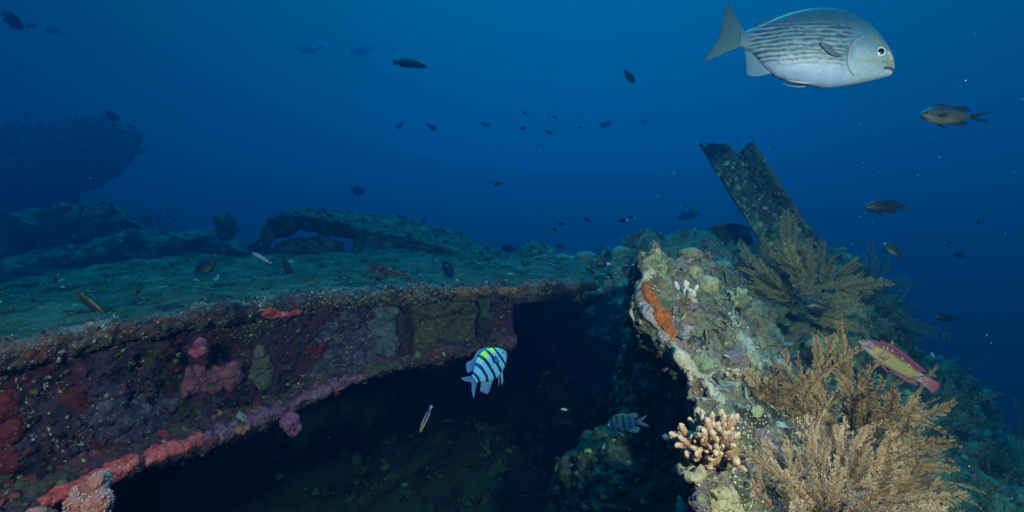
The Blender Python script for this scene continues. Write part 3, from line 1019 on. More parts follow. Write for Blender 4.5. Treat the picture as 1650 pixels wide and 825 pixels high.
def front_plate():
    """the big encrusted plate standing on edge in the right foreground"""
    rows = [
        [(1075, 470, 2.6), (1060, 440, 2.1), (1046, 420, 1.70), (1050, 404, 1.58), (1062, 410, 1.62), (1086, 420, 1.74), (1125, 408, 1.92), (1160, 436, 2.10), (1196, 466, 2.25)],
        [(1050, 480, 2.5), (1040, 460, 2.1), (1034, 450, 1.70), (1037, 440, 1.53), (1056, 430, 1.56), (1090, 435, 1.68), (1132, 445, 1.84), (1176, 468, 2.02), (1216, 492, 2.18)],
        [(1025, 540, 2.5), (1024, 520, 2.1), (1028, 500, 1.68), (1036, 488, 1.48), (1058, 480, 1.51), (1095, 480, 1.60), (1142, 482, 1.74), (1195, 492, 1.92), (1245, 500, 2.08)],
        [(1010, 610, 2.4), (1020, 590, 2.0), (1034, 570, 1.62), (1064, 550, 1.41), (1084, 545, 1.43), (1115, 545, 1.50), (1165, 550, 1.62), (1215, 560, 1.78), (1275, 565, 1.95)],
        [(985, 690, 2.2), (1010, 670, 1.85), (1062, 636, 1.58), (1110, 612, 1.31), (1128, 606, 1.33), (1150, 610, 1.38), (1205, 620, 1.49), (1260, 630, 1.62), (1325, 640, 1.8)],
        [(950, 740, 1.95), (990, 720, 1.7), (1082, 704, 1.54), (1142, 690, 1.21), (1158, 682, 1.22), (1190, 690, 1.26), (1245, 700, 1.35), (1300, 720, 1.46), (1380, 740, 1.62)],
        [(930, 790, 1.8), (975, 770, 1.6), (1082, 768, 1.46), (1124, 760, 1.11), (1140, 756, 1.10), (1172, 765, 1.13), (1232, 780, 1.21), (1310, 800, 1.31), (1400, 820, 1.46)],
        [(910, 880, 1.65), (960, 870, 1.45), (1076, 868, 1.37), (1114, 860, 1.03), (1130, 855, 1.01), (1160, 860, 1.05), (1230, 870, 1.12), (1310, 880, 1.2), (1420, 900, 1.35)],
        [(900, 1000, 1.5), (950, 1000, 1.3), (1066, 1000, 1.26), (1104, 990, .95), (1124, 980, .93), (1155, 980, .97), (1230, 990, 1.03), (1310, 1000, 1.1), (1420, 1000, 1.25)],
    ]
    ctrl = pp(rows)
    Gd = grid_patch(ctrl, 330, 360)
    nu = 330
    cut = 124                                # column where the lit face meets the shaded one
    at = P(1120, 700, 1.3)
    root = empty('encrusted_hull_plate', at, 'jagged upright plate in the right foreground crusted with pale corals and an orange streak', 'hull plate')
    dl = disp_fn((.032, 3.5, 5, 110), ('l', .022, 9, 111), (.010, 28, 4, 112), ('l', .004, 60, 113))
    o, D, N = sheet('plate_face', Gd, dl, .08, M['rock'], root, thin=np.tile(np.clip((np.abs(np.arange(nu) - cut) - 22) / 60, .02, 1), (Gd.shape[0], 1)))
    o.data.materials.append(M['cave'])  # shade of the left side, painted with the darker material
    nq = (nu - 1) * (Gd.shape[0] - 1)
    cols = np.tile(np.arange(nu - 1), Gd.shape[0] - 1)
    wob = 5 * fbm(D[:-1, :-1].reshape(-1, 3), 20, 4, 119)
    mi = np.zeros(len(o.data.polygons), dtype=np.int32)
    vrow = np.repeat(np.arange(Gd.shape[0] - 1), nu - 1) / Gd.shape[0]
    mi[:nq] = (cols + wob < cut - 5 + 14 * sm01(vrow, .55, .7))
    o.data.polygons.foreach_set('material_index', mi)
    place(o, at)
    D1, N1, D2, N2 = D[:, cut - 2:], N[:, cut - 2:], D[:, :cut], N[:, :cut]
    n = 4200
    w = (fbm(D1, 7, 3, 118) > -.05) * 1.0 + .25
    p, nn, ii = pick(D1, N1, n, w)
    c = palette(n, [(.30, .29, .22), (.16, .15, .10), (.45, .44, .36), (.12, .14, .05), (.32, .22, .26), (.07, .06, .05), (.22, .26, .14), (.62, .60, .52), (.25, .13, .10)],
                [4, 4, 2.5, 2.5, 2, 3, 3, 1.0, 1])
    place(growth('encrusting_growth', p, nn, rng.uniform(.0015, .005, n) * rng.choice([1, 1, 1.5], n), c, PROTO_LUMP + PROTO_TUFT + PROTO_TUFT + PROTO_HAIR, M['growth'], root, squash=.6), at)
    n = 4200
    w = sm01(fbm(D1, 11, 4, 121), .15, .42)
    p, nn, ii = pick(D1, N1, n, w + .008)
    c = palette(n, [(.62, .62, .54), (.48, .50, .40), (.55, .42, .48), (.40, .48, .22), (.7, .7, .68)], [4, 3, 1.5, 1.5, 2])
    place(growth('pale_crumbs', p, nn, rng.uniform(.0010, .0030, n), c, PROTO_LUMP, M['growth'], root), at)
    n = 260
    p, nn, ii = pick(D1, N1, n)
    c = palette(n, [(.30, .30, .22), (.20, .20, .12), (.40, .38, .30), (.24, .17, .18)])
    place(growth('crust_lobes', p, nn, rng.uniform(.006, .018, n), c, PROTO_LUMP2, M['growth'], root, squash=.3), at)
    n = 1300
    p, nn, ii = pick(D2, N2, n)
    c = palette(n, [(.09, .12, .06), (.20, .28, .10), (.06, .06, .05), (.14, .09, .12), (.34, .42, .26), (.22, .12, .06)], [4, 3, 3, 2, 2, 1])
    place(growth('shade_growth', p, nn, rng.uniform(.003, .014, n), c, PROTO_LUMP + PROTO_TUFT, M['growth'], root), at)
    return D1, N1, D2, N2


FP1, FN1, FP2, FN2 = front_plate()


def surf(D, N, px, py):
    """point of a displaced grid nearest to a photo pixel, as seen from the camera"""
    Q = D.reshape(-1, 3)
    f = Q @ CF
    ok = f > .2
    x = 825 + (Q @ CR) / np.where(ok, f, 1) * F
    y = 412.5 - (Q @ CU) / np.where(ok, f, 1) * F
    e = (x - px) ** 2 + (y - py) ** 2 + np.where(ok, 0, 1e9) + f * 6
    i = int(np.argmin(e))
    return Q[i], N.reshape(-1, 3)[i]

# ================================================================== growth that can be told apart
def pix(Q):
    f = Q @ CF
    return 825 + (Q @ CR) / f * F, 412.5 - (Q @ CU) / f * F


def up2(A):
    """twice as fine a grid"""
    for ax in (0, 1):
        n = A.shape[ax]
        i = np.linspace(0, n - 1, 2 * n - 1)
        lo = np.floor(i).astype(int)
        hi = np.minimum(lo + 1, n - 1)
        fr = (i - lo).reshape([-1 if k == ax else 1 for k in range(3)])
        A = np.take(A, lo, ax) * (1 - fr) + np.take(A, hi, ax) * fr
    return A


def mat_crust(name, c1, c2, spots=None, scale=1.0, rough=.8, bump=.5):
    m, nt, b, L = new_mat(name)
    v = obj_vec(nt)
    n = nnoise(nt, 30 * scale, 6, .65, .3, v)
    c = nramp(nt, n.outputs[0], [(.35, c1), (.65, c2)])
    if spots:
        vo = nt.nodes.new('ShaderNodeTexVoronoi')
        vo.inputs['Scale'].default_value = 70 * scale
        L(v, vo.inputs['Vector'])
        n2 = nnoise(nt, 18 * scale, 4, .6, 0, v)
        f = nmath(nt, 'MULTIPLY', nramp(nt, vo.outputs['Distance'], [(.2, 1.0), (.42, 0.0)]), nramp(nt, n2.outputs[0], [(.48, 0.0), (.58, 1.0)]))
        c = nmix(nt, f, c, spots)
    v3 = nt.nodes.new('ShaderNodeTexVoronoi')
    v3.inputs['Scale'].default_value = 130 * scale
    L(v, v3.inputs['Vector'])
    s3 = nt.nodes.new('ShaderNodeSeparateColor')
    L(v3.outputs['Color'], s3.inputs[0])
    d3 = nmath(nt, 'MULTIPLY', nramp(nt, v3.outputs['Distance'], [(.2, 1.0), (.4, 0.0)]), nramp(nt, s3.outputs[0], [(.72, 0.0), (.8, 1.0)]))
    c = nmix(nt, nmath(nt, 'MULTIPLY', d3, .8), c, nramp(nt, s3.outputs[1], [(0.3, (.03, .025, .02)), (.6, (.34, .34, .22))]))
    n4 = nnoise(nt, 11 * scale, 7, .7, .5, v)
    c = nmix(nt, nramp(nt, n4.outputs[0], [(.52, 0.0), (.62, .75)]), c, (.035, .03, .026))
    L(c, b.inputs['Base Color'])
    b.inputs['Roughness'].default_value = rough
    b.inputs['Specular IOR Level'].default_value = .25
    nbump(nt, b, nnoise(nt, 120 * scale, 6, .7, 0, v).outputs[0], bump, .006)
    return m


def crust(name, D, N, poly, th, mat, label, cat, seed=0, group=None, rag=14, lumpy=.4, lsc=30, parent=None):
    """a colony following the surface inside a ragged outline given in photo pixels"""
    x, y = pix(D.reshape(-1, 3))
    poly = np.array(poly, float)
    x0, x1, y0, y1 = poly[:, 0].min() - 40, poly[:, 0].max() + 40, poly[:, 1].min() - 40, poly[:, 1].max() + 40
    m = ((x > x0) & (x < x1) & (y > y0) & (y < y1)).reshape(D.shape[:2])
    r, c = np.where(m)
    sl = (slice(max(r.min() - 1, 0), r.max() + 2), slice(max(c.min() - 1, 0), c.max() + 2))
    Dd, Nn = D[sl], N[sl]
    while Dd.shape[0] * Dd.shape[1] < 14000:
        Dd, Nn = up2(Dd), up2(Nn)
    Q = Dd.reshape(-1, 3)
    x, y = pix(Q)
    # signed distance to the outline in pixels
    a, b = poly, np.roll(poly, -1, 0)
    best = np.full(len(x), 1e9)
    ins = np.zeros(len(x), bool)
    for p, q in zip(a, b):
        e = q - p
        t = np.clip(((x - p[0]) * e[0] + (y - p[1]) * e[1]) / (e @ e), 0, 1)
        best = np.minimum(best, np.hypot(x - p[0] - t * e[0], y - p[1] - t * e[1]))
        cr = ((p[1] > y) != (q[1] > y)) & (x < (q[0] - p[0]) * (y - p[1]) / (q[1] - p[1] + 1e-9) + p[0])
        ins ^= cr
    d = np.where(ins, best, -best) + rag * fbm(Q, 26, 4, seed) + rag * .4
    w = np.clip(d / 9, -1, 1)
    s = np.clip(w, 0, 1)
    s = s * (2 - s)
    h = -.004 + (th + .004) * s * (1 + lumpy * lump(Q, lsc, seed + 1) * .6 + .15 * fbm(Q, 90, 3, seed + 2))
    V = (Q + Nn.reshape(-1, 3) * h[:, None])
    nv, nu = Dd.shape[:2]
    fcs = qgrid(nv, nu)
    keep = (w[fcs] > -.3).all(1)
    fcs = fcs[keep]
    lab = np.arange(len(V))                       # one colony: the largest connected piece
    for _ in range(400):
        mn = lab[fcs].min(1)
        old = lab.copy()
        np.minimum.at(lab, fcs.ravel(), np.repeat(mn, 4))
        lab = lab[lab]
        if (lab == old).all():
            break
    fl = lab[fcs[:, 0]]
    ids, cnt = np.unique(fl, return_counts=True)
    fcs = fcs[fl == ids[np.argmax(cnt)]]
    used = np.unique(fcs)
    mp = np.full(len(V), -1)
    mp[used] = np.arange(len(used))
    at = V[used].mean(0)
    o = mesh_np(name, V[used] - (0 if parent is not None else at), mp[fcs], mat, parent)
    if parent is None:
        o.location = at
        tag(o, label, cat, group)
    return o


M['pink'] = mat_crust('pink_sponge', (.20, .055, .085), (.30, .10, .14), (.06, .02, .03))
M['rose'] = mat_crust('rose_crust', (.50, .055, .06), (.72, .13, .12), (.7, .32, .28))
M['red'] = mat_crust('red_sponge', (.09, .010, .016), (.16, .022, .022), (.03, .01, .01))
M['mauve'] = mat_crust('mauve_crust', (.035, .022, .05), (.10, .07, .13), (.20, .17, .24))
M['mauve2'] = mat_crust('grey_mauve_crust', (.06, .06, .09), (.13, .14, .18), (.04, .03, .05))
M['plum'] = mat_crust('plum_crust', (.14, .045, .09), (.26, .10, .17), (.3, .2, .24))
M['grey'] = mat_crust('grey_sponge', (.085, .08, .065), (.14, .135, .11), (.04, .04, .03))
M['ochre'] = mat_crust('ochre_sponge', (.055, .042, .02), (.10, .075, .034), (.03, .02, .015))
M['orange'] = mat_crust('orange_sponge', (.30, .07, .015), (.50, .14, .03), (.10, .02, .01), 2.2, bump=1.0)
M['rust'] = mat_crust('rust_crust', (.22, .08, .03), (.38, .16, .06), (.10, .05, .03))
M['beige'] = mat_crust('beige_sheet', (.30, .26, .20), (.42, .37, .30), (.2, .17, .12), 1.5)
M['pale'] = mat_crust('pale_crust', (.30, .30, .24), (.50, .49, .42), (.16, .18, .10), 2, bump=1.0)
M['mint'] = mat_crust('mint_crust', (.16, .20, .12), (.30, .34, .24), (.08, .10, .05), 1.6, bump=1.0)
M['lilac'] = mat_crust('lilac_crust', (.26, .20, .23), (.42, .35, .38), (.14, .09, .12), 2, bump=1.0)
M['green'] = mat_crust('green_sponge', (.05, .10, .02), (.12, .22, .05), (.03, .05, .02), 1.5)
M['cream'] = mat_crust('cream_coral', (.34, .29, .17), (.48, .42, .28), (.2, .15, .08), 2.5, bump=.8)
M['brownc'] = mat_crust('brown_coral', (.16, .13, .08), (.26, .22, .14), (.4, .36, .26), 2.5)

# ---- colonies on the girder
GW = 'colonies on the girder side'
crust('sponge', WD, WN, [(292, 640), (300, 600), (318, 588), (340, 596), (352, 580), (385, 582), (391, 608), (372, 628), (340, 632), (318, 634)], .010, M['pink'],
      'flat pink sponge with dark pores and a notched outline on the girder side', 'sponge', 1, GW, 6, .2)
crust('sponge', WD, WN, [(402, 606), (406, 575), (418, 558), (432, 566), (440, 592), (436, 618), (420, 626)], .012, M['grey'],
      'smooth grey sponge in two lobes right of the pink one on the girder', 'sponge', 2, GW, 6, .3, 20)
crust('sponge', WD, WN, [(-30, 640), (15, 640), (32, 690), (24, 745), (-30, 765)], .008, M['red'],
      'deep red sponge film at the left end of the girder side', 'sponge', 3, GW, 14, .2)
crust('sponge', WD, WN, [(500, 560), (520, 548), (528, 565), (512, 590), (498, 588)], .010, M['red'],
      'small dark red sponge spot below the middle of the girder', 'sponge', 4, GW, 7, .2)
crust('coralline_crust', WD, WN, [(505, 598), (520, 548), (560, 520), (590, 500), (600, 545), (585, 590), (545, 606)], .006, M['mauve'],
      'dusty purple crust spread over the girder right of its middle', 'crust', 5, 'crusts on the girder', 18, .2)
crust('coralline_crust', WD, WN, [(596, 500), (630, 488), (648, 495), (650, 545), (630, 572), (600, 575)], .006, M['mauve2'],
      'grey blue crust beside the upright stiffener on the girder', 'crust', 6, 'crusts on the girder', 14, .2)
crust('coralline_crust', WD, WN, [(140, 690), (165, 655), (225, 640), (270, 655), (265, 690), (220, 712), (165, 715)], .005, M['mauve'],
      'purple crust low on the left girder above the pink flange', 'crust', 7, 'crusts on the girder', 22, .2)
crust('sponge', WD, WN, [(664, 490), (720, 482), (778, 484), (776, 540), (720, 552), (668, 556)], .008, M['ochre'],
      'ochre brown sponge sheet filling the panel between the two stiffeners', 'sponge', 8, GW, 12, .2)
crust('sponge', LD, LN, [(730, 470), (770, 464), (815, 463), (850, 462), (852, 468), (812, 474), (760, 478)], .006, M['rust'],
      'thin rust orange sponge along the deck edge at its far right', 'sponge', 9, GW, 6, .4)
crust('sponge', LD, LN, [(428, 506), (470, 498), (492, 500), (470, 512), (436, 515)], .006, M['rose'],
      'salmon red sponge streak on the deck edge above the grey sponge', 'sponge', 10, GW, 8, .4)
crust('sponge', FD, FN, [(60, 806), (90, 785), (140, 770), (200, 742), (250, 720), (300, 703), (330, 700), (326, 716), (280, 730), (220, 756), (170, 780), (120, 800), (70, 822)], .009, M['rose'],
      'bright coral pink sponge running along the lower flange on the left', 'sponge', 11, GW, 7, .5)
crust('coralline_crust', FD, FN, [(325, 712), (345, 688), (400, 668), (450, 650), (520, 622), (575, 600), (580, 612), (520, 640), (450, 668), (400, 690), (350, 714)], .008, M['plum'],
      'plum pink crust along the lower flange right of the coral pink sponge', 'crust', 13, 'crusts on the girder', 9, .5)
crust('sponge', WD, WN, [(305, 690), (330, 680), (352, 660), (372, 655), (380, 672), (350, 690), (320, 705)], .006, M['rust'],
      'brown orange sponge just above the flange below the pink patch', 'sponge', 12, GW, 10, .4)


def soft_coral(px, py, d, r, n, c1, c2, label, group=None, squash=1.0, seed=0, dark=None):
    """knobbly soft coral: a stalk and bunches of polyps"""
    at = P(px, py, d)
    root = empty('soft_coral', at, label, 'soft coral', group)
    g = np.random.default_rng(900 + seed)
    V, Fc = lump_proto(seed, .9, .35, ICO3)
    V = V * r * .62
    mesh_np('stalk', V, Fc, M['coral'], root, np.tile(np.array(c1) * .7, (len(V), 1)))
    for k in range(n):
        dr = g.normal(0, 1, 3)
        dr[1] -= .7
        dr /= np.linalg.norm(dr)
        c = dr * r * .62 * np.array([1, 1, squash])
        rr = r * g.uniform(.26, .42)
        V, Fc = lump_proto(seed * 50 + k, 1.0, .25, ICO3)
        Vb = V * rr + c
        pol = g.uniform(0, 1, len(V))
        V2, F2, C2, off = [Vb], [Fc], [np.array(c1)[None] * (1 - pol[:, None] * .3) + np.array(c2)[None] * pol[:, None] * .3], len(V)
        for _ in range(70):
            q = g.normal(0, 1, 3)
            q /= np.linalg.norm(q)
            Vp, Fp = PROTO_LUMP[g.integers(0, 3)]
            V2.append(Vp * rr * .15 + c + q * rr * 1.05)
            F2.append(Fp + off)
            off += len(Vp)
            C2.append(np.tile(np.array(c2) * g.uniform(.7, 1.15), (len(Vp), 1)))
        mesh_np('polyp_bunch', np.concatenate(V2), np.concatenate(F2), M['coral'], root, np.concatenate(C2))
    return root


soft_coral(152, 800, 1.42, .062, 11, (.55, .17, .14), (.80, .40, .34), 'knobbly salmon pink soft coral hanging under the flange at the lower left', 'soft corals on the girder', 1.0, 1)
soft_coral(70, 832, 1.40, .040, 7, (.50, .15, .13), (.75, .36, .32), 'small salmon soft coral cut by the bottom edge left of the larger one', 'soft corals on the girder', 1.0, 2)
soft_coral(472, 682, 1.98, .045, 9, (.26, .07, .17), (.44, .17, .30), 'magenta soft coral dangling from the flange below the middle of the girder', 'soft corals on the girder', .9, 3)
soft_coral(320, 561, 1.80, .034, 8, (.40, .05, .10), (.62, .20, .26), 'crimson round soft coral under the deck edge above the pink sponge', 'soft corals on the girder', .9, 4)
soft_coral(390, 690, 1.90, .026, 6, (.40, .14, .08), (.55, .25, .15), 'little orange soft coral on the flange left of the magenta one', 'soft corals on the girder', .9, 5)

# ---- colonies on the foreground plate
GP = 'colonies on the foreground plate'
crust('sponge', FP1, FN1, [(1033, 462), (1046, 458), (1058, 480), (1075, 505), (1090, 530), (1093, 546), (1082, 548), (1066, 530), (1050, 505), (1036, 482)], .006, M['orange'],
      'orange rust coloured sponge streak down the front of the plate', 'sponge', 20, GP, 5, .6, 45)
crust('crust_patch', FP1, FN1, [(1044, 412), (1060, 408), (1068, 425), (1084, 455), (1080, 462), (1062, 440), (1046, 428)], .005, M['mint'],
      'pale mint crust near the pointed top of the plate', 'crust', 21, 'crusts on the foreground plate', 6, .5, 50)
crust('crust_patch', FP1, FN1, [(1036, 440), (1052, 436), (1056, 446), (1040, 450)], .008, M['pale'],
      'white crust knob on the left edge of the plate above the orange streak', 'crust', 22, 'crusts on the foreground plate', 5, .8, 60)
crust('crust_patch', FP1, FN1, [(1032, 488), (1046, 494), (1062, 520), (1076, 545), (1066, 542), (1048, 525), (1034, 505)], .005, M['lilac'],
      'lilac white crust left of the orange streak', 'crust', 23, 'crusts on the foreground plate', 7, .6, 60)
crust('crust_patch', FP1, FN1, [(1096, 522), (1118, 520), (1124, 535), (1108, 545), (1096, 540)], .005, M['lilac'],
      'pinkish crust patch right of the orange streak', 'crust', 24, 'crusts on the foreground plate', 8, .6, 60)
crust('sponge', FP1, FN1, [(1080, 552), (1096, 560), (1120, 590), (1145, 615), (1152, 640), (1128, 640), (1108, 612), (1090, 582)], .006, M['beige'],
      'smooth beige sponge sheet at the edge between light and shade', 'sponge', 25, GP, 6, .2)
crust('sponge', FP1, FN1, [(1116, 575), (1135, 568), (1150, 585), (1140, 600), (1122, 592)], .010, M['mint'],
      'rounded mint green sponge beside the beige sheet', 'sponge', 26, GP, 6, .4, 40)
crust('crust_patch', FP1, FN1, [(1180, 505), (1192, 530), (1210, 560), (1224, 590), (1212, 590), (1196, 565), (1182, 535)], .006, M['pale'],
      'whitish streak of crust at the right of the plate', 'crust', 27, 'crusts on the foreground plate', 8, .6, 50)
crust('crust_patch', FP1, FN1, [(1138, 620), (1158, 618), (1168, 650), (1160, 668), (1142, 650)], .004, M['pale'],
      'grey white speckled crust above the finger coral at the lower plate', 'crust', 28, 'crusts on the foreground plate', 9, .9, 90)
crust('sponge', FP1, FN1, [(1142, 790), (1165, 782), (1185, 800), (1196, 840), (1160, 850)], .012, M['cream'],
      'smooth cream coloured sponge at the bottom edge of the plate', 'sponge', 29, GP, 6, .3)
crust('sponge', FP1, FN1, [(1102, 758), (1122, 752), (1136, 772), (1124, 785), (1106, 778)], .016, M['cream'],
      'yellowish lump of coral below the finger coral', 'sponge', 30, GP, 6, .8, 50)
crust('sponge', FP2, FN2, [(1040, 500), (1062, 505), (1070, 520), (1056, 532), (1040, 522)], .012, M['green'],
      'moss green sponge in the shade just left of the plate edge', 'sponge', 31, GP, 8, .6)
crust('sponge', FP2, FN2, [(1030, 590), (1052, 588), (1060, 610), (1048, 632), (1028, 628)], .012, M['mint'],
      'grey green sponge clump halfway down the shaded face', 'sponge', 32, GP, 9, .8)
crust('sponge', FP2, FN2, [(1062, 655), (1088, 652), (1092, 690), (1072, 705), (1058, 690)], .012, M['grey'],
      'grey sponge left of the finger coral in the shade', 'sponge', 33, GP, 9, .8)
crust('crust_patch', FP1, FN1, [(1200, 480), (1225, 490), (1240, 530), (1250, 560), (1230, 560), (1212, 520)], .008, M['brownc'],
      'brown ridged crust along the right margin of the plate', 'crust', 34, 'crusts on the foreground plate', 8, .8, 40)


def head_coral(px, py, d, r, mat, label, seed, flat=.85, group='rounded corals on the reef', D=None, N=None):
    p = P(px, py, d)
    if D is not None:
        p, _ = surf(D, N, px, py)
    V, Fc = lump_proto(seed, flat, .16, ICO3)
    V = V * (1 + .05 * lump(V, 6, seed)[:, None])
    o = mesh_np('coral_head', V * r, Fc, mat)
    o.location = p
    tag(o, label, 'coral', group)
    return o


head_coral(1117, 441, 1.7, .030, M['cream'], 'round cream coral head near the top of the foreground plate', 41, D=FP1, N=FN1)
head_coral(1140, 460, 1.8, .034, M['cream'], 'second cream coral head, just right of and below the roundest one', 42, D=FP1, N=FN1)
head_coral(1112, 410, 1.8, .038, M['brownc'], 'flat brown coral cap on the top edge of the foreground plate', 43, .55, D=FP1, N=FN1)
head_coral(1165, 432, 2.4, .040, M['mint'], 'grey green coral head behind the plate at its upper right', 44)
head_coral(1320, 560, 2.0, .055, M['mint'], 'pale green dome coral above the tan hydroids', 45, .7, D=REEF_D, N=REEF_N)
head_coral(1355, 500, 2.6, .06, M['mint'], 'bluish pale coral lump right of the dark hydroid bush', 46, .8, D=REEF_D, N=REEF_N)
head_coral(868, 432, 3.9, .11, M['brownc'], 'rounded green brown coral head where the deck meets the ridge', 47, .75)
head_coral(908, 428, 3.8, .10, M['mint'], 'rounded pale coral head right of the green brown one on the ridge', 48, .7)
head_coral(945, 420, 3.7, .09, M['brownc'], 'low dark coral head in the middle of the ridge top', 49, .7)
head_coral(1003, 414, 3.4, .075, M['mint'], 'knobbly pale coral on the ridge left of the plate tip', 50, .8)
head_coral(1032, 402, 3.6, .10, M['brownc'], 'dim domed coral on the skyline left of the plate tip', 51, .6)
head_coral(1013, 462, 2.9, .07, M['mint'], 'pale coral shelf on the ridge beside the plate', 52, .5)
head_coral(757, 433, 3.4, .045, M['brownc'], 'small yellow green coral on the deck near the ridge', 53, .9)
head_coral(740, 470, 2.6, .028, M['mint'], 'tiny pale coral on the deck just behind the rust orange sponge', 54, .6)


def finger_coral(px, py, d, r, n, flen, frad, c1, c2, label, base_col, seed, up=(0, -.55, 1.0), spread=.75, group=None, shape=(1, 1, .6)):
    at = P(px, py, d)
    root = empty('finger_coral', at, label, 'coral', group)
    g = np.random.default_rng(seed)
    V, Fc = lump_proto(seed, 1, .3, ICO3)
    V = V * np.array(shape) * r
    cc = np.array(base_col) * (1 + .25 * fbm(V, 60, 3, 1)[:, None])
    mesh_np('coral_base', V, Fc, M['coral'], root, np.clip(cc, .01, 1))
    kinds = []
    for k in range(5):
        m_ = 14
        t = np.linspace(0, 1, m_)
        bend = g.normal(0, .12, 2)
        pts = np.stack([bend[0] * t ** 2, bend[1] * t ** 2, t], -1)
        rad = frad / flen * (1.05 - .25 * t) * np.sqrt(np.clip(1 - np.clip((t - .86) / .15, 0, 1) ** 2, .02, 1))
        Vf, Ff = tube(pts, rad, 12)
        V_, F_ = [Vf + Vf * 0], [Ff]
        tt = np.clip(Vf[:, 2], 0, 1)
        Vf = Vf + .04 * fbm(Vf, 9, 3, k)[:, None] * frad / flen * 4
        C_ = [np.array(c1)[None] * (1 - tt[:, None] ** 2) + np.array(c2)[None] * tt[:, None] ** 2]
        V_ = [Vf]
        off = len(Vf)
        for _ in range(26):
            z, a = g.uniform(.15, .92), g.uniform(0, 6.28)
            rr = frad / flen * .95
            q = np.array([np.cos(a) * rr + bend[0] * z * z, np.sin(a) * rr + bend[1] * z * z, z])
            Vp, Fp = PROTO_LUMP[g.integers(0, 3)]
            V_.append(Vp * frad / flen * .22 + q)
            F_.append(Fp + off)
            off += len(Vp)
            cz = np.array(c1) * (1 - z) + np.array(c2) * z
            C_.append(np.tile(np.clip(cz * 1.12, 0, .9), (len(Vp), 1)))
        kinds.append((np.concatenate(V_), np.concatenate(F_), np.concatenate(C_)))
    protos = []
    upv = np.array(up, float)
    upv /= np.linalg.norm(upv)
    for i in range(n):
        dr = upv + g.normal(0, spread, 3)
        dr /= np.linalg.norm(dr)
        pos = dr * np.array(shape) * r * .85
        k = i % 5
        if i < 5:
            o = mesh_np('branch', kinds[k][0], kinds[k][1], M['coral'], root, kinds[k][2])
            protos.append(o)
        else:
            o = protos[k].copy()
            link(o, root)
        o.location = pos
        q = Vector((dr + upv * .5)).to_track_quat('Z', 'Y')
        o.rotation_mode = 'QUATERNION'
        o.rotation_quaternion = q @ Matrix.Rotation(g.uniform(0, 6.28), 3, 'Z').to_quaternion()
        s = flen * g.uniform(.5, 1.3)
        o.scale = (s * g.uniform(.75, 1.3), s * g.uniform(.75, 1.3), s)
    return root


finger_coral(1143, 722, 1.13, .058, 84, .042, .0060, (.34, .16, .10), (.66, .46, .32), 'pinkish beige finger coral with pale tips on the lower edge of the plate', (.34, .24, .10), 61, (-.25, -.55, 1.0), .62, 'finger corals', (1, .8, .62))
finger_coral(1103, 486, 1.55, .032, 22, .036, .0062, (.50, .42, .40), (.72, .66, .62), 'small pale grey finger coral below the cream coral heads', (.4, .36, .32), 62, (-.1, -.35, 1.0), .5, 'finger corals', (1, .7, .5))
finger_coral(1190, 486, 1.85, .036, 26, .020, .007, (.26, .26, .16), (.45, .45, .32), 'stubby olive finger coral at the right of the plate top', (.2, .19, .1), 63, (0, -.5, 1.0), .8, 'finger corals', (1, .8, .7))
finger_coral(1180, 612, 1.45, .020, 16, .018, .005, (.32, .2, .12), (.6, .5, .36), 'tiny brown finger coral on the plate beside the hydroids', (.25, .17, .09), 64, (0, -.5, 1.0), .8, 'finger corals', (1, .8, .7))


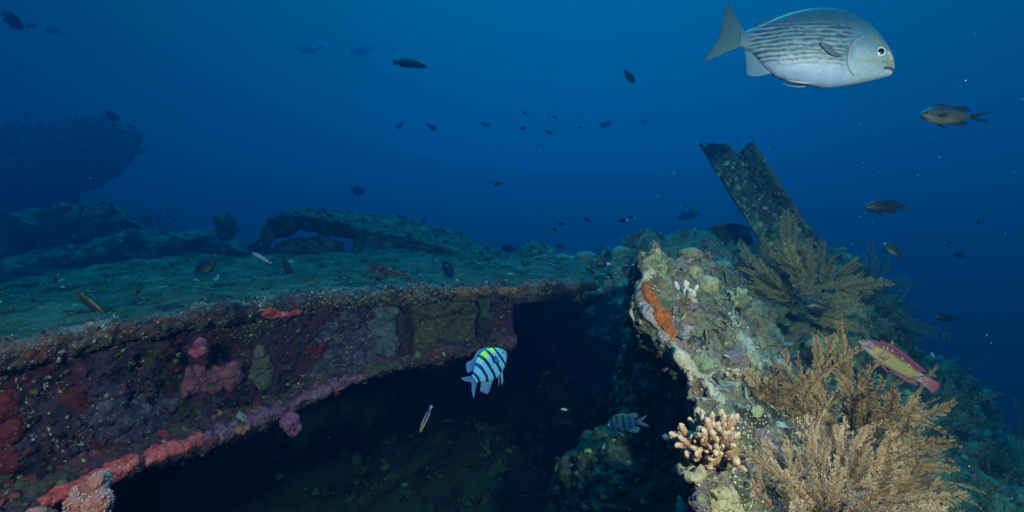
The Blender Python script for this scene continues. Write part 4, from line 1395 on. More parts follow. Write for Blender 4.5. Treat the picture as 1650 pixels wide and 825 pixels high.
# ---- hydroids: feathery bushes
def frond_mesh(seed, c_stem, c_mid, c_tip, n_side=34, side=.27, curl=.36, dens=1.0):
    g = np.random.default_rng(seed)
    t = np.linspace(0, 1, 14)
    cx, cy = g.normal(0, curl) + .12 * (1 if seed % 2 else -1), g.normal(0, curl)
    main = np.stack([cx * t ** 2, cy * t ** 2, t], -1)
    Vs, Fs, Cs, off = [], [], [], 0
    tint = g.uniform(.72, 1.15)
    c_stem, c_mid, c_tip = (np.array(c) * tint for c in (c_stem, c_mid, c_tip))

    def add(V, Fc, C):
        nonlocal off
        Vs.append(V)
        Fs.append(Fc + off)
        Cs.append(C)
        off += len(V)
    V, Fc = tube(main, np.linspace(.010, .003, 14), 5)
    add(V, Fc, np.tile(c_stem, (len(V), 1)))
    tm, am, bm_ = frames(main)
    for i in range(n_side):
        s = .12 + .88 * (i + g.uniform(-.3, .3)) / n_side
        s = min(max(s, .05), .99)
        f = s * 13
        k = int(f)
        base = main[k] + (main[min(k + 1, 13)] - main[k]) * (f - k)
        sg = 1 if i % 2 else -1
        sd = np.array([sg, g.normal(0, .30), 0])
        L = side * (.35 + .65 * math.sin(math.pi * min(1, .12 + s * .80))) * g.uniform(.65, 1.15) * (1 - .45 * s)
        ang = R(g.uniform(34, 52))
        dr = tm[k] * math.cos(ang) + np.array([0, 0, -.12 * g.uniform()]) + sd / np.linalg.norm(sd) * math.sin(ang)
        u = np.linspace(0, 1, 6)
        br = base + dr * L * u[:, None] + np.array([0, g.normal(0, .06), .25]) * L * (u ** 2)[:, None]
        V, Fc = tube(br, np.linspace(.0042, .0016, 6), 3, cap=False)
        add(V, Fc, c_stem + (c_mid - c_stem) * np.repeat(u, 3)[:, None])
        nb = max(4, int(L * 92 * dens))
        tb = np.gradient(br, axis=0)
        tb /= np.linalg.norm(tb, axis=1, keepdims=True)
        for j in range(nb):
            w = .10 + .90 * j / nb
            f2 = w * 5
            k2 = min(int(f2), 4)
            q = br[k2] + (br[k2 + 1] - br[k2]) * (f2 - k2)
            for sg2 in (-1, 1):
                if g.uniform() < .12:
                    continue
                pr = np.cross(tb[k2], np.array([g.normal(0, .5), 1.0, g.normal(0, .5)])) * sg2
                pr /= np.linalg.norm(pr) + 1e-9
                d2 = tb[k2] * .75 + pr * .66 + g.normal(0, .18, 3)
                l2 = .038 * g.uniform(.6, 1.3) * (1 - .45 * w)
                wv = np.cross(d2, np.array([0, 1.0, 0]))
                wv = wv / (np.linalg.norm(wv) + 1e-9) * .0044
                up_ = np.array([0, .0035, 0])
                tip = q + d2 * l2
                mid = q + d2 * l2 * .55
                V = np.array([q, mid + wv, mid - wv, mid + up_, tip])
                Fc = np.array([[0, 1, 3], [0, 3, 2], [1, 4, 3], [3, 4, 2], [0, 2, 1], [1, 2, 4]])
                e = .25 + .75 * w * g.uniform(.7, 1.1)
                cm = c_mid + (c_tip - c_mid) * min(1, e)
                add(V, Fc, np.stack([c_mid, cm, cm, cm, c_mid + (c_tip - c_mid) * min(1.0, e * 1.25)]))
    return np.concatenate(Vs), np.concatenate(Fs), np.clip(np.concatenate(Cs), .004, .9)


FR = {}


def frond_kinds(key, cols, n=6, **kw):
    FR[key] = [frond_mesh(300 + 17 * len(FR) + k, *cols, **kw) for k in range(n)]


frond_kinds('tan', ((.20, .09, .035), (.31, .165, .075), (.52, .34, .20)), side=.23)
frond_kinds('amber', ((.26, .12, .04), (.34, .19, .095), (.70, .55, .44)), side=.26)
frond_kinds('olive', ((.13, .10, .045), (.22, .18, .09), (.36, .30, .18)), side=.24)
frond_kinds('teal', ((.08, .09, .05), (.15, .18, .09), (.26, .30, .18)), n_side=20, dens=.8)


def bush(px, py, d, rpx, n, key, label, name='hydroid_bush', cat='hydroid', group='feathery hydroid bushes', lo=-10, hi=190, depth=.55, seed=0, inner=(.0, .55), size=(.75, 1.05), fat=1.0, lat=1.0):
    """fronds fan out in the picture's left-right and up directions and towards the viewer; lo..hi degrees of the fan"""
    at = P(px, py, d)
    root = empty(name, at, label, cat, group)
    r = rpx / F * d
    g = np.random.default_rng(500 + seed)
    protos = []
    for i in range(n):
        a = R(g.uniform(lo, hi))
        e = g.normal(0, depth)
        dr = CR * math.cos(a) * lat + CU * math.sin(a) - CF * e
        dr /= np.linalg.norm(dr)
        off = g.normal(0, .16, 3) * r
        b = dr * r * g.uniform(*inner) + off
        tip = dr * r * g.uniform(*size) + off
        L = np.linalg.norm(tip - b)
        if L < .3 * r:
            L = .3 * r
        k = i % 6
        if i < 6:
            o = mesh_np('frond', *FR[key][k][:2], M['frond'], root, FR[key][k][2], smooth=False)
            protos.append(o)
        else:
            o = protos[k].copy()
            link(o, root)
        z = dr + g.normal(0, .22, 3)
        z /= np.linalg.norm(z)
        y = CF + g.normal(0, .55, 3)
        x = np.cross(y, z)
        x /= np.linalg.norm(x)
        y = np.cross(z, x)
        o.rotation_mode = 'QUATERNION'
        o.rotation_quaternion = Matrix((x, y, z)).transposed().to_quaternion()
        o.location = b
        s = L
        o.scale = (s * fat * g.uniform(.85, 1.25), s * fat, s)
    return root


bush(1330, 745, 1.52, 180, 92, 'tan', 'large tan feathery hydroid bush spreading behind the front one', lo=12, hi=178, seed=1, inner=(.05, .72), size=(.62, 1.05))
bush(1225, 675, 1.50, 92, 42, 'tan', 'tan hydroid plumes brushing against the right side of the plate', lo=40, hi=190, seed=2)
bush(1335, 862, 1.18, 162, 98, 'amber', 'nearest amber hydroid bush with whitish tips at the bottom edge', lo=30, hi=155, seed=3, inner=(.0, .72), depth=.45, size=(.62, 1.05))
bush(1400, 790, 1.40, 118, 40, 'tan', 'brown hydroid plumes drooping to the right at the bottom', lo=-38, hi=60, seed=4, depth=.35)
bush(1250, 850, 1.22, 60, 18, 'amber', 'short hydroid tuft at the bottom between plate and amber bush', lo=30, hi=150, seed=15)
bush(1360, 605, 1.85, 80, 6, 'tan', 'thin upright orange hydroid sticking up behind the tan bush', lo=78, hi=108, seed=5, depth=.15, fat=.42, inner=(.0, .2))
bush(1282, 490, 2.25, 108, 78, 'olive', 'dark olive hydroid bush at the foot of the leaning beam', lo=5, hi=178, seed=6, inner=(.05, .6))
bush(1305, 500, 2.15, 70, 22, 'olive', 'low olive hydroid fronds lying to the right of the dark bush', lo=-25, hi=30, seed=16, depth=.3)
bush(1385, 505, 3.1, 88, 40, 'teal', 'green hydroid bush jutting right into open water below the dark fish', lo=-30, hi=110, seed=7)
bush(945, 438, 3.35, 62, 26, 'teal', 'fern like soft coral fanning downward on the ridge top', 'fern_coral', 'soft coral', 'fern corals in the blue light', lo=150, hi=400, seed=8)
bush(1000, 600, 2.8, 50, 16, 'teal', 'dim fern coral on the dark ridge wall above the shaded striped fish', 'fern_coral', 'soft coral', 'fern corals in the blue light', lo=0, hi=360, seed=9)
bush(262, 374, 6.3, 40, 22, 'teal', 'fuzzy round bush on the far ledge at the left', 'fern_coral', 'soft coral', 'fern corals in the blue light', lo=0, hi=180, seed=10)
bush(1515, 690, 2.6, 85, 30, 'teal', 'teal hydroid bush on the slope below the pink tailed fish', lo=10, hi=170, seed=11)
bush(1545, 640, 3.5, 62, 24, 'teal', 'small teal hydroid on the slope skyline right of the pink tailed fish', lo=10, hi=170, seed=12)
bush(1590, 840, 2.0, 95, 30, 'teal', 'teal green hydroid in the lower right corner, the nearer one', lo=20, hi=170, seed=13)
bush(1645, 770, 2.7, 95, 30, 'teal', 'teal green hydroid cut by the right edge of the picture', lo=20, hi=180, seed=14)
bush(1470, 770, 2.1, 70, 22, 'teal', 'dull green hydroid between the brown plumes and the teal slope', lo=20, hi=160, seed=17)
bush(1580, 730, 3.2, 70, 24, 'teal', 'shadowy teal hydroid halfway down the right slope', lo=10, hi=170, seed=18)


# ---- mound in the shade below the plate with green and orange lumps
def mound():
    p0 = P(985, 775, 1.75)
    V, Fc = icos(5)
    V = V * (1 + .22 * fbm(V, 1.4, 4, 130) + .10 * lump(V, 3.5, 131) + .03 * fbm(V, 14, 3, 132))[:, None] * np.array([.16, .16, .135])
    o = mesh_np('rubble_mound', V, Fc, M['cave'])
    o.location = p0
    tag(o, 'dark rubble mound with green and orange growths at the bottom middle', 'rock')
    n = V / np.linalg.norm(V, axis=1, keepdims=True)
    i = rng.choice(len(V), 420)
    growth('mound_growth', V[i], n[i], rng.uniform(.004, .014, 420), palette(420, [(.10, .15, .05), (.30, .42, .09), (.30, .12, .03), (.06, .06, .05), (.16, .15, .2)], [4, 2, 1.5, 3, 2]), PROTO_LUMP + PROTO_TUFT, M['growth'], o)


mound()

# ================================================================== fish
M['fin'] = mat_attr('fish_fin', .5, .2, 60, 0, 1, .3)
M['fin'].node_tree.nodes['Principled BSDF'].inputs['Alpha'].default_value = .72


def body_mesh(prof, nx=90, nt=40, pw=.95, bend=0.0, dent=None):
    """loft along x: prof rows (s, top, bottom, halfwidth), s 0 tail root .. 1 snout. x runs 0..1"""
    p = np.array(prof, float)
    u = np.linspace(0, 1, nx)
    s = u * 1.0
    # denser towards the ends
    s = .5 - .5 * np.cos(np.pi * (.04 + .96 * u)) if False else u
    x0, x1 = p[0, 0], p[-1, 0]
    s = x0 + (x1 - x0) * (1 - (1 - u) ** 1.25)

    def smooth(col):
        n = len(p)
        t = np.interp(s, p[:, 0], np.arange(n))
        return cr1(p[:, col:col + 1], t)[:, 0]
    top, bot, w = smooth(1), smooth(2), np.maximum(smooth(3), .001)
    th = np.linspace(0, 2 * np.pi, nt, endpoint=False)
    cz, hh = (top + bot) / 2, np.maximum((top - bot) / 2, .0008)
    Z = cz[:, None] + hh[:, None] * np.cos(th)[None]
    sn = np.sin(th)
    prof_y = np.sign(sn) * np.abs(sn) ** pw
    Y = w[:, None] * prof_y[None]
    X = np.repeat(s[:, None], nt, 1)
    V = np.stack([X, Y, Z], -1).reshape(-1, 3)
    i = np.arange(nx * nt).reshape(nx, nt)
    j = np.roll(i, -1, 1)
    Q = np.stack([i[:-1], i[1:], j[1:], j[:-1]], -1).reshape(-1, 4)
    rel = np.repeat(np.cos(th)[None], nx, 0).reshape(-1)
    # caps
    V = np.concatenate([V, [[s[0], 0, cz[0]]], [[s[-1] + .001, 0, cz[-1]]]])
    c0, c1 = nx * nt, nx * nt + 1
    T = np.concatenate([np.stack([i[0], j[0], np.full(nt, c0)], -1), np.stack([j[-1], i[-1], np.full(nt, c1)], -1)])
    rel = np.concatenate([rel, [0, 0]])
    return V, Q, T, rel


def fin_mesh(base, outer, n=24, m=8, t0=.010, t1=.0016, y=0.0, flare=0.0, scallop=0.0):
    """thin fin between a base curve and an outer curve in the side plane; real thickness tapering to the margin"""
    b, o = curve(base, n), curve(outer, n)
    v = np.linspace(0, 1, m)[:, None, None]
    if scallop:
        o = o + (o - b) / (np.linalg.norm(o - b, axis=1, keepdims=True) + 1e-9) * scallop * np.abs(np.sin(np.arange(n) * np.pi / 3))[:, None]
    g = b[None] * (1 - v) + o[None] * v
    thick = (t0 + (t1 - t0) * v[..., 0]) * .5 * (1 + .35 * np.cos(np.arange(n) * np.pi))[None]
    yy = y + flare * v[..., 0] ** 1.5 * np.ones((1, n))
    A = np.stack([g[..., 0], yy + thick, g[..., 1]], -1).reshape(-1, 3)
    B = np.stack([g[..., 0], yy - thick, g[..., 1]], -1).reshape(-1, 3)
    k = m * n
    I = np.arange(k).reshape(m, n)
    ring = np.concatenate([I[0, :], I[1:, -1], I[-1, -2::-1], I[-2:0:-1, 0]])
    r2 = np.roll(ring, -1)
    Q = np.concatenate([qgrid(m, n, 0), qgrid(m, n, k, True), np.stack([ring, ring + k, r2 + k, r2], -1)])
    vv = np.tile(np.repeat(v[:, 0, 0], n), 2)
    ray = np.tile(np.tile(np.arange(n), m), 2)
    return np.concatenate([A, B]), Q, vv, ray


def make_fish(spec, bend=0.0):
    """one continuous figure: body and fins in a single mesh, colours per point"""
    V, Q, T, rel = body_mesh(spec['prof'], spec.get('nx', 90), spec.get('nt', 40), spec.get('pw', .95))
    C = spec['color'](V[:, 0], rel, V[:, 2], V)
    Vs, Qs, Cs, off = [V], [Q], [C], len(V)
    for f in spec['fins']:
        Vf, Qf, vv, ray = fin_mesh(f['base'], f['outer'], f.get('n', 24), f.get('m', 8), f.get('t0', .012), f.get('t1', .002), f.get('y', 0), f.get('flare', 0), f.get('scallop', 0))
        for sgn in ((1, -1) if f.get('pair') else (1,)):
            Vm = Vf * np.array([1, sgn, 1])
            Vs.append(Vm)
            Qs.append((Qf if sgn == 1 else Qf[:, ::-1]) + off)
            off += len(Vm)
            c = f['color'](Vf[:, 0], vv, ray, Vf[:, 2]) if callable(f['color']) else np.tile(np.array(f['color']), (len(Vf), 1)) * (1 - .25 * (ray % 2))[:, None]
            Cs.append(c)
    Va = np.concatenate(Vs)
    b = np.clip(.62 - Va[:, 0], 0, None)
    Va[:, 1] += bend * b ** 2
    Qa = np.concatenate(Qs)
    mi = np.concatenate([(np.arange(len(Qa)) >= len(Q)).astype(int), np.zeros(len(T), int)])
    return Va, [Qa, T], np.clip(np.concatenate(Cs), .003, .95), mi


def orient(face, tilt, yaw, roll=0.0):
    c, s = math.cos(yaw), math.sin(yaw)
    h = (CR * face * math.cos(tilt) + CU * math.sin(tilt)) * c + CF * s
    z0 = CU * math.cos(tilt) - CR * face * math.sin(tilt)
    z0 = z0 - h * (z0 @ h)
    z0 /= np.linalg.norm(z0)
    y0 = np.cross(z0, h)
    z = z0 * math.cos(roll) + y0 * math.sin(roll)
    y = np.cross(z, h)
    return Matrix((h, y, z)).transposed().to_quaternion()


FISH = {}


def fish(kind, px, py, d, lpx, face, tilt, yaw, label, cat='fish', group=None, name=None, bend=0.0, roll=0.0, variant=None, high=1.0):
    """lpx: whole length in photo pixels as seen; the first of a kind is built, the others are copies"""
    spec = SPECS[kind]
    if lpx < 30:                      # a loose crowd: every fish heads its own way
        q = random.Random(px * 31 + py)
        yaw += q.uniform(-45, 35)
        tilt += q.uniform(-14, 14)
        roll += q.uniform(-12, 12)
        high *= q.uniform(.85, 1.1)
    key = (kind, round(bend, 2))
    if key not in FISH:
        Va, Fc, C, mi = make_fish(spec, bend)
        xc = (Va[:, 0].min() + Va[:, 0].max()) / 2
        zc = (Va[:, 2].min() + Va[:, 2].max()) / 2
        Va = Va - np.array([xc, 0, zc])
        o = mesh_np(spec['name'], Va, Fc, [spec.get('mat', M['fish']), M['fin']], None, C, matidx=mi)
        o['span'] = 0.0
        FISH[key] = (o.data, Va[:, 0].max() - Va[:, 0].min(), xc, zc)
        del o['span']
    else:
        o = bpy.data.objects.new(spec['name'], FISH[key][0])
        link(o)
    me, span, xc, zc = FISH[key]
    L = lpx / F * d / max(.35, abs(math.cos(R(yaw)))) / span
    o.location = P(px, py, d)
    o.rotation_mode = 'QUATERNION'
    o.rotation_quaternion = orient(face, R(tilt), R(yaw), R(roll))
    o.scale = (L, L, L * high)
    tag(o, label, cat, group)
    e = spec.get('eye')
    if e and lpx > 40:
        key2 = kind + '_eye'
        for sgn in (1, -1):
            if key2 not in FISH:
                V, Fc = ICO3
                r = np.hypot(V[:, 0], V[:, 2])
                col = np.tile(np.array(e.get('rim', (.03, .03, .03))), (len(V), 1))
                col[r < .92] = e.get('ring', (.7, .7, .7))
                Vn = V * np.array([1, .42, 1]) * e['r']
                FISH[key2] = mesh_np('eye', Vn, Fc, M['eye'], o, col).data
                ey = bpy.context.scene.objects[[x.name for x in o.children][-1]]
                V2 = V * np.array([1, .34, 1]) * e['r'] * .58
                FISH[key2 + 'p'] = mesh_np('pupil', V2, Fc, M['eye'], ey, np.tile(np.array((.004, .005, .007)), (len(V), 1))).data
                pu = ey.children[0]
            else:
                ey = bpy.data.objects.new('eye', FISH[key2])
                link(ey, o)
                pu = bpy.data.objects.new('pupil', FISH[key2 + 'p'])
                link(pu, ey)
            ey.location = (e['x'] - xc, sgn * e['y'], e['z'] - zc)
            pu.location = (0, sgn * e['r'] * .30, 0)
    return o


def sm(a, b, x):
    t = np.clip((x - a) / (b - a), 0, 1)
    return t * t * (3 - 2 * t)


def mixc(a, b, t):
    return np.asarray(a) * (1 - t[:, None]) + np.asarray(b) * t[:, None]


def seg(x, z, pts, w):
    """soft mask around a polyline in the side plane"""
    best = np.full(len(x), 9.0)
    for (ax, az), (bx, bz) in zip(pts[:-1], pts[1:]):
        ex, ez = bx - ax, bz - az
        t = np.clip(((x - ax) * ex + (z - az) * ez) / (ex * ex + ez * ez), 0, 1)
        best = np.minimum(best, np.hypot(x - ax - t * ex, z - az - t * ez))
    return 1 - sm(w * .4, w, best)


# ---- the big silvery chub
CHUB = [(0, .100, -.000, .016), (.03, .106, -.012, .022), (.073, .132, -.028, .034), (.13, .162, -.080, .050), (.235, .218, -.166, .075), (.303, .250, -.194, .090), (.415, .286, -.214, .105),
        (.517, .300, -.224, .112), (.60, .297, -.228, .113), (.73, .258, -.200, .106), (.80, .220, -.180, .098), (.859, .172, -.160, .086), (.92, .108, -.138, .066), (.955, .064, -.124, .050), (.98, .022, -.112, .034), (.995, -.022, -.092, .020), (1.0, -.050, -.070, .008)]
GILL = [(.735, .095), (.690, .068), (.665, .02), (.655, -.04), (.665, -.09), (.69, -.128), (.725, -.15)]


def chub_color(x, rel, z, V):
    n = fbm(V, 9, 4, 200)
    f = fbm(V, 40, 3, 201)
    back, side, belly = (.022, .10, .13), (.09, .21, .33), (.30, .40, .68)
    c = mixc(back, side, sm(.24, .02, z + .02 * n))
    c = mixc(c, belly, sm(-.03, -.14, z + .02 * n + .02 * (x - .6)))
    # lengthwise stripes following the scale rows, broken up
    zz = z - .012 + .10 * (x - .45) ** 2 - .05 * (x - .45)
    ph = zz / .0285 + .34 * fbm(V * np.array([1.0, 1, 3]), 7, 4, 202)
    st = .5 + .5 * np.cos(ph * 2 * np.pi)
    brk = sm(-.55, .1, fbm(V * np.array([1.6, 1, 3.2]), 12, 3, 203) + .3)
    env = sm(.20, .12, z) * sm(-.155, -.06, z) * sm(.02, .10, x) * sm(.70, .62, x)
    c = mixc(c, (.018, .045, .08), sm(.38, .62, st) * env * brk * .9)
    c = mixc(c, (.34, .46, .58), sm(.34, .10, st) * env * .5)
    # rows on the back, fainter
    env2 = sm(.10, .16, z) * sm(.72, .6, x)
    c = mixc(c, (.03, .07, .08), sm(.5, .9, .5 + .5 * np.cos(zz / .0165 * 2 * np.pi)) * env2 * .35)
    # scales
    a, b = x * 58, (z + .02 * (x - .5)) * 58
    sc = np.abs(np.sin(np.pi * (a + b))) * np.abs(np.sin(np.pi * (a - b)))
    c = c * (1 - .42 * (1 - sm(.0, .45, sc)) * sm(.70, .64, x))[:, None]
    # head: yellow olive streaks, bright cheek
    hd = sm(.66, .72, x)
    c = mixc(c, (.27, .36, .47), hd * sm(.06, -.02, z) * .7)
    c = mixc(c, (.24, .26, .12), hd * seg(x, z, [(.80, -.055), (.88, -.058), (.96, -.050)], .022) * .6)
    c = mixc(c, (.20, .23, .12), hd * seg(x, z, [(.80, .08), (.86, .065), (.92, .045)], .03) * .5)
    c = mixc(c, (.30, .31, .16), hd * seg(x, z, [(.93, .0), (.965, -.035), (.985, -.05)], .025) * .6)
    c = mixc(c, (.55, .58, .6), seg(x, z, [(.93, .02), (.955, -.01)], .016) * .7)
    c = mixc(c, (.10, .09, .07), seg(x, z, GILL, .0075) * .9)
    c = mixc(c, (.34, .42, .52), seg(x - .012, z, GILL, .007) * .35)
    c = mixc(c, (.28, .28, .26), seg(x, z, [(.765, .03), (.752, -.03), (.765, -.09)], .008) * .5)
    c = mixc(c, (.16, .14, .12), seg(x, z, [(.895, -.052), (.925, -.05), (.945, -.056)], .006) * .7)
    c = mixc(c, (.06, .05, .07), seg(x, z, [(.918, -.082), (.955, -.076), (.999, -.080)], .013) * .95)
    c = mixc(c, (.48, .48, .5), seg(x, z, [(.93, -.10), (.96, -.102), (.985, -.10)], .010) * .6)
    c = mixc(c, (.09, .07, .05), seg(x, z, [(.65, -.02), (.635, -.03)], .010) * .7)
    return c * (1 + .10 * f)[:, None]


def fin_c(c0, c1, rays=.3):
    def f(x, v, ray, z):
        return mixc(c0, c1, v) * (1.15 - 1.6 * rays * (ray % 2))[:, None]
    return f


SPECS = {}
SPECS['chub'] = dict(name='chub', prof=CHUB, nx=260, nt=150, pw=.85, color=chub_color, eye=dict(x=.868, y=.078, z=.010, r=.036, ring=(.55, .58, .55), rim=(.05, .05, .04)), fins=[
    dict(base=[(.02, .098), (.012, .06), (.01, .03), (.02, .005)], outer=[(-.105, .292), (-.128, .20), (-.135, .070), (-.150, .03), (-.20, -.07), (-.232, -.125)], n=46, m=20, t0=.022, color=fin_c((.06, .15, .19), (.04, .12, .13), .2)),
    dict(base=[(.075, -.02), (.13, -.07), (.20, -.14), (.235, -.165)], outer=[(.035, -.02), (.055, -.10), (.075, -.185), (.14, -.190), (.205, -.170), (.24, -.168)], n=36, m=14, color=fin_c((.12, .24, .36), (.04, .14, .28), .2)),
    dict(base=[(.10, .142), (.25, .218), (.45, .285), (.62, .292)], outer=[(.085, .155), (.24, .238), (.45, .302), (.64, .296)], n=40, m=8, color=fin_c((.05, .12, .12), (.05, .12, .12))),
    dict(base=[(.50, -.215), (.47, -.216), (.44, -.212)], outer=[(.43, -.226), (.37, -.222), (.315, -.210)], n=18, m=10, y=.03, flare=.012, pair=True, color=fin_c((.42, .46, .55), (.46, .5, .56))),
    dict(base=[(.650, -.020), (.648, -.040), (.640, -.052)], outer=[(.475, .030), (.480, .005), (.545, -.050), (.60, -.062)], n=22, m=14, y=.098, flare=.03, pair=True, t0=.014, color=fin_c((.05, .07, .09), (.12, .19, .24))),
]) 
M['chub'] = mat_attr('chub_skin', .46, .22, 45, .25, 110, .5, .003)
SPECS['chub']['mat'] = M['chub']

# ---- sergeant major
SERG = [(0, .075, -.075, .014), (.06, .085, -.085, .03), (.18, .155, -.155, .06), (.33, .225, -.225, .085), (.5, .255, -.255, .095), (.65, .245, -.24, .095), (.78, .20, -.20, .085), (.89, .125, -.14, .065), (.96, .06, -.09, .04), (1.0, -.01, -.03, .012)]


def serg_color(x, rel, z, V):
    n = .010 * fbm(V, 8, 3, 210)
    c = np.tile(np.array((.12, .44, .74)), (len(x), 1))
    c = mixc(c, (.44, .80, .03), sm(.09, .16, z) * sm(.25, .42, x))
    c = mixc(c, (.20, .36, .62), sm(.30, .08, x) * .5)
    c = mixc(c, (.14, .22, .26), sm(.84, .92, x) * .8)
    for x0, w in ((.07, .030), (.245, .034), (.42, .036), (.595, .034), (.755, .028)):
        xx = x + n - .12 * (z / .25) ** 2 * (x0 - .45)
        c = mixc(c, (.012, .018, .06), 1 - sm(w * .82, w * 1.12, np.abs(xx - x0)))
    return c


SERG_FINS = [
    dict(base=[(.02, .07), (.01, .02), (.01, -.02), (.02, -.07)], outer=[(-.30, .185), (-.25, .10), (-.12, 0), (-.25, -.10), (-.32, -.20)], n=40, m=14, color=fin_c((.06, .14, .36), (.12, .26, .46))),
    dict(base=[(.12, .115), (.2, .165), (.45, .248), (.72, .215)], outer=[(-.06, .16), (.06, .285), (.26, .265), (.48, .315), (.74, .245)], n=40, m=9, color=fin_c((.06, .14, .40), (.14, .28, .52))),
    dict(base=[(.12, -.115), (.2, -.165), (.36, -.232)], outer=[(-.05, -.20), (.08, -.33), (.24, -.29), (.38, -.24)], n=26, m=9, color=fin_c((.18, .34, .52), (.10, .22, .50))),
    dict(base=[(.66, -.225), (.62, -.235), (.58, -.245)], outer=[(.60, -.28), (.52, -.36), (.44, -.40)], n=16, m=9, y=.03, flare=.02, pair=True, color=fin_c((.22, .38, .55), (.14, .28, .50))),
    dict(base=[(.72, .03), (.715, -.02), (.70, -.06)], outer=[(.56, .10), (.50, .02), (.58, -.07)], n=18, m=10, y=.08, flare=.10, pair=True, color=fin_c((.08, .18, .34), (.05, .13, .26)))]
SPECS['sergeant'] = dict(name='striped_damselfish', prof=SERG, nx=150, nt=60, color=serg_color, eye=dict(x=.875, y=.060, z=.02, r=.032, ring=(.5, .5, .4)), fins=SERG_FINS)


def serg_shade_color(x, rel, z, V):  # striped colours darkened and blued: shade painted into the skin
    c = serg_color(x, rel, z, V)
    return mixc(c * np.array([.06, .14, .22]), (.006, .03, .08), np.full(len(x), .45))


SPECS['sergeant_shaded'] = dict(SPECS['sergeant'], mat=mat_attr('shaded_fish_skin', .85, .15, 40, 0, 1, .03), color=serg_shade_color, fins=[dict(q, color=fin_c((.02, .06, .16), (.05, .12, .24))) for q in SERG_FINS])

# ---- olive chromis with a swallow tail
CHRO = [(0, .055, -.055, .012), (.06, .06, -.065, .025), (.2, .115, -.125, .055), (.4, .185, -.17, .08), (.58, .21, -.185, .09), (.74, .19, -.165, .085), (.87, .125, -.11, .066), (.95, .07, -.065, .045), (1, .01, -.02, .014)]


def chro_color(x, rel, z, V):
    c = mixc((.14, .15, .08), (.045, .065, .045), sm(.02, .16, z))
    c = mixc(c, (.32, .22, .12), sm(-.02, -.12, z) * sm(.2, .4, x) * sm(.9, .8, x) * .8)
    a, b = x * 26, z * 26
    sc = np.abs(np.sin(np.pi * (a + b))) * np.abs(np.sin(np.pi * (a - b)))
    c = c * (.65 + .55 * sm(.05, .6, sc))[:, None]
    c = mixc(c, (.02, .025, .04), sm(.86, .95, x) * .8)
    return mixc(c, (.012, .012, .014), seg(x, z, [(.80, .02), (.77, -.02), (.74, -.015)], .02))


def damsel_fins(c, tailc=None, fork=.12, lob=.30, spread=.16):
    t = tailc or c
    return [dict(base=[(.02, .05), (.01, .0), (.02, -.05)], outer=[(-lob, spread), (-lob * .75, spread * .55), (-fork, 0), (-lob * .75, -spread * .6), (-lob * .95, -spread * 1.1)], n=30, m=9, color=fin_c(c, t)),
            dict(base=[(.14, .09), (.3, .15), (.55, .205), (.76, .18)], outer=[(-.01, .135), (.12, .22), (.34, .205), (.58, .25), (.78, .20)], n=30, m=7, color=fin_c(c, c)),
            dict(base=[(.14, -.09), (.26, -.135), (.42, -.17)], outer=[(.04, -.12), (.10, -.21), (.24, -.215), (.44, -.18)], n=20, m=7, color=fin_c(c, c)),
            dict(base=[(.64, -.17), (.60, -.18), (.56, -.185)], outer=[(.56, -.21), (.50, -.26), (.42, -.27)], n=12, m=6, y=.03, pair=True, color=fin_c(c, c)),
            dict(base=[(.70, .01), (.70, -.02), (.69, -.05)], outer=[(.56, .05), (.52, -.01), (.58, -.06)], n=14, m=7, y=.082, flare=.05, pair=True, color=fin_c(c, c))]


SPECS['chromis'] = dict(name='olive_chromis', prof=CHRO, nx=110, nt=48, color=chro_color, eye=dict(x=.885, y=.056, z=.03, r=.036, ring=(.16, .15, .10)), fins=damsel_fins((.03, .035, .028), (.03, .04, .035), .13, .46, .12))


def flat_color(c0, c1=None, tail=None, nose=None, xt=.06):
    def f(x, rel, z, V):
        c = mixc(c0, c1 or c0, sm(.1, -.1, z)) * (1 + .25 * fbm(V, 14, 3, 220))[:, None]
        if tail:
            c = mixc(c, tail, sm(xt + .05, xt - .03, x))
        if nose:
            c = mixc(c, nose, sm(.88, .97, x))
        return c
    return f


SPECS['dark'] = dict(name='dark_damselfish', prof=CHRO, nx=60, nt=28, color=flat_color((.018, .022, .026), (.03, .032, .03)), eye=dict(x=.885, y=.056, z=.03, r=.030, ring=(.08, .08, .07)), fins=damsel_fins((.018, .022, .026), (.05, .06, .03), .16, .26, .15))
ROUND = [(0, .08, -.08, .014), (.06, .09, -.09, .03), (.2, .19, -.19, .07), (.38, .27, -.26, .10), (.56, .29, -.28, .11), (.74, .25, -.24, .10), (.88, .16, -.16, .075), (.96, .08, -.09, .045), (1, .0, -.02, .014)]
SPECS['round'] = dict(name='dark_damselfish', prof=ROUND, nx=50, nt=28, color=flat_color((.03, .042, .05), (.05, .06, .055)), fins=damsel_fins((.03, .042, .05), None, .12, .2, .16))
SPECS['whitetail'] = dict(name='white_tailed_damselfish', prof=ROUND, nx=50, nt=28, color=flat_color((.012, .014, .02), None, (.75, .78, .80), None, .16), fins=damsel_fins((.02, .024, .028), None, .12, .2, .16)[1:] + [
    dict(base=[(.02, .06), (.01, .0), (.02, -.06)], outer=[(-.22, .13), (-.12, 0), (-.22, -.13)], n=16, m=6, color=fin_c((.8, .82, .84), (.6, .65, .7)))])
SPECS['whitehead'] = dict(name='pale_headed_damselfish', prof=ROUND, nx=60, nt=30, color=flat_color((.025, .03, .03), (.05, .05, .045), None, (.30, .33, .34)), fins=damsel_fins((.025, .028, .03), None, .1, .18, .16))
SPECS['pale'] = dict(name='pale_damselfish', prof=CHRO, nx=50, nt=24, color=flat_color((.30, .38, .40), (.55, .6, .6)), fins=damsel_fins((.3, .36, .4), None, .13, .3, .14))
SPECS['green'] = dict(name='green_chromis', prof=CHRO, nx=50, nt=24, color=flat_color((.08, .17, .10), (.16, .26, .14)), fins=damsel_fins((.08, .15, .09), None, .13, .3, .14))

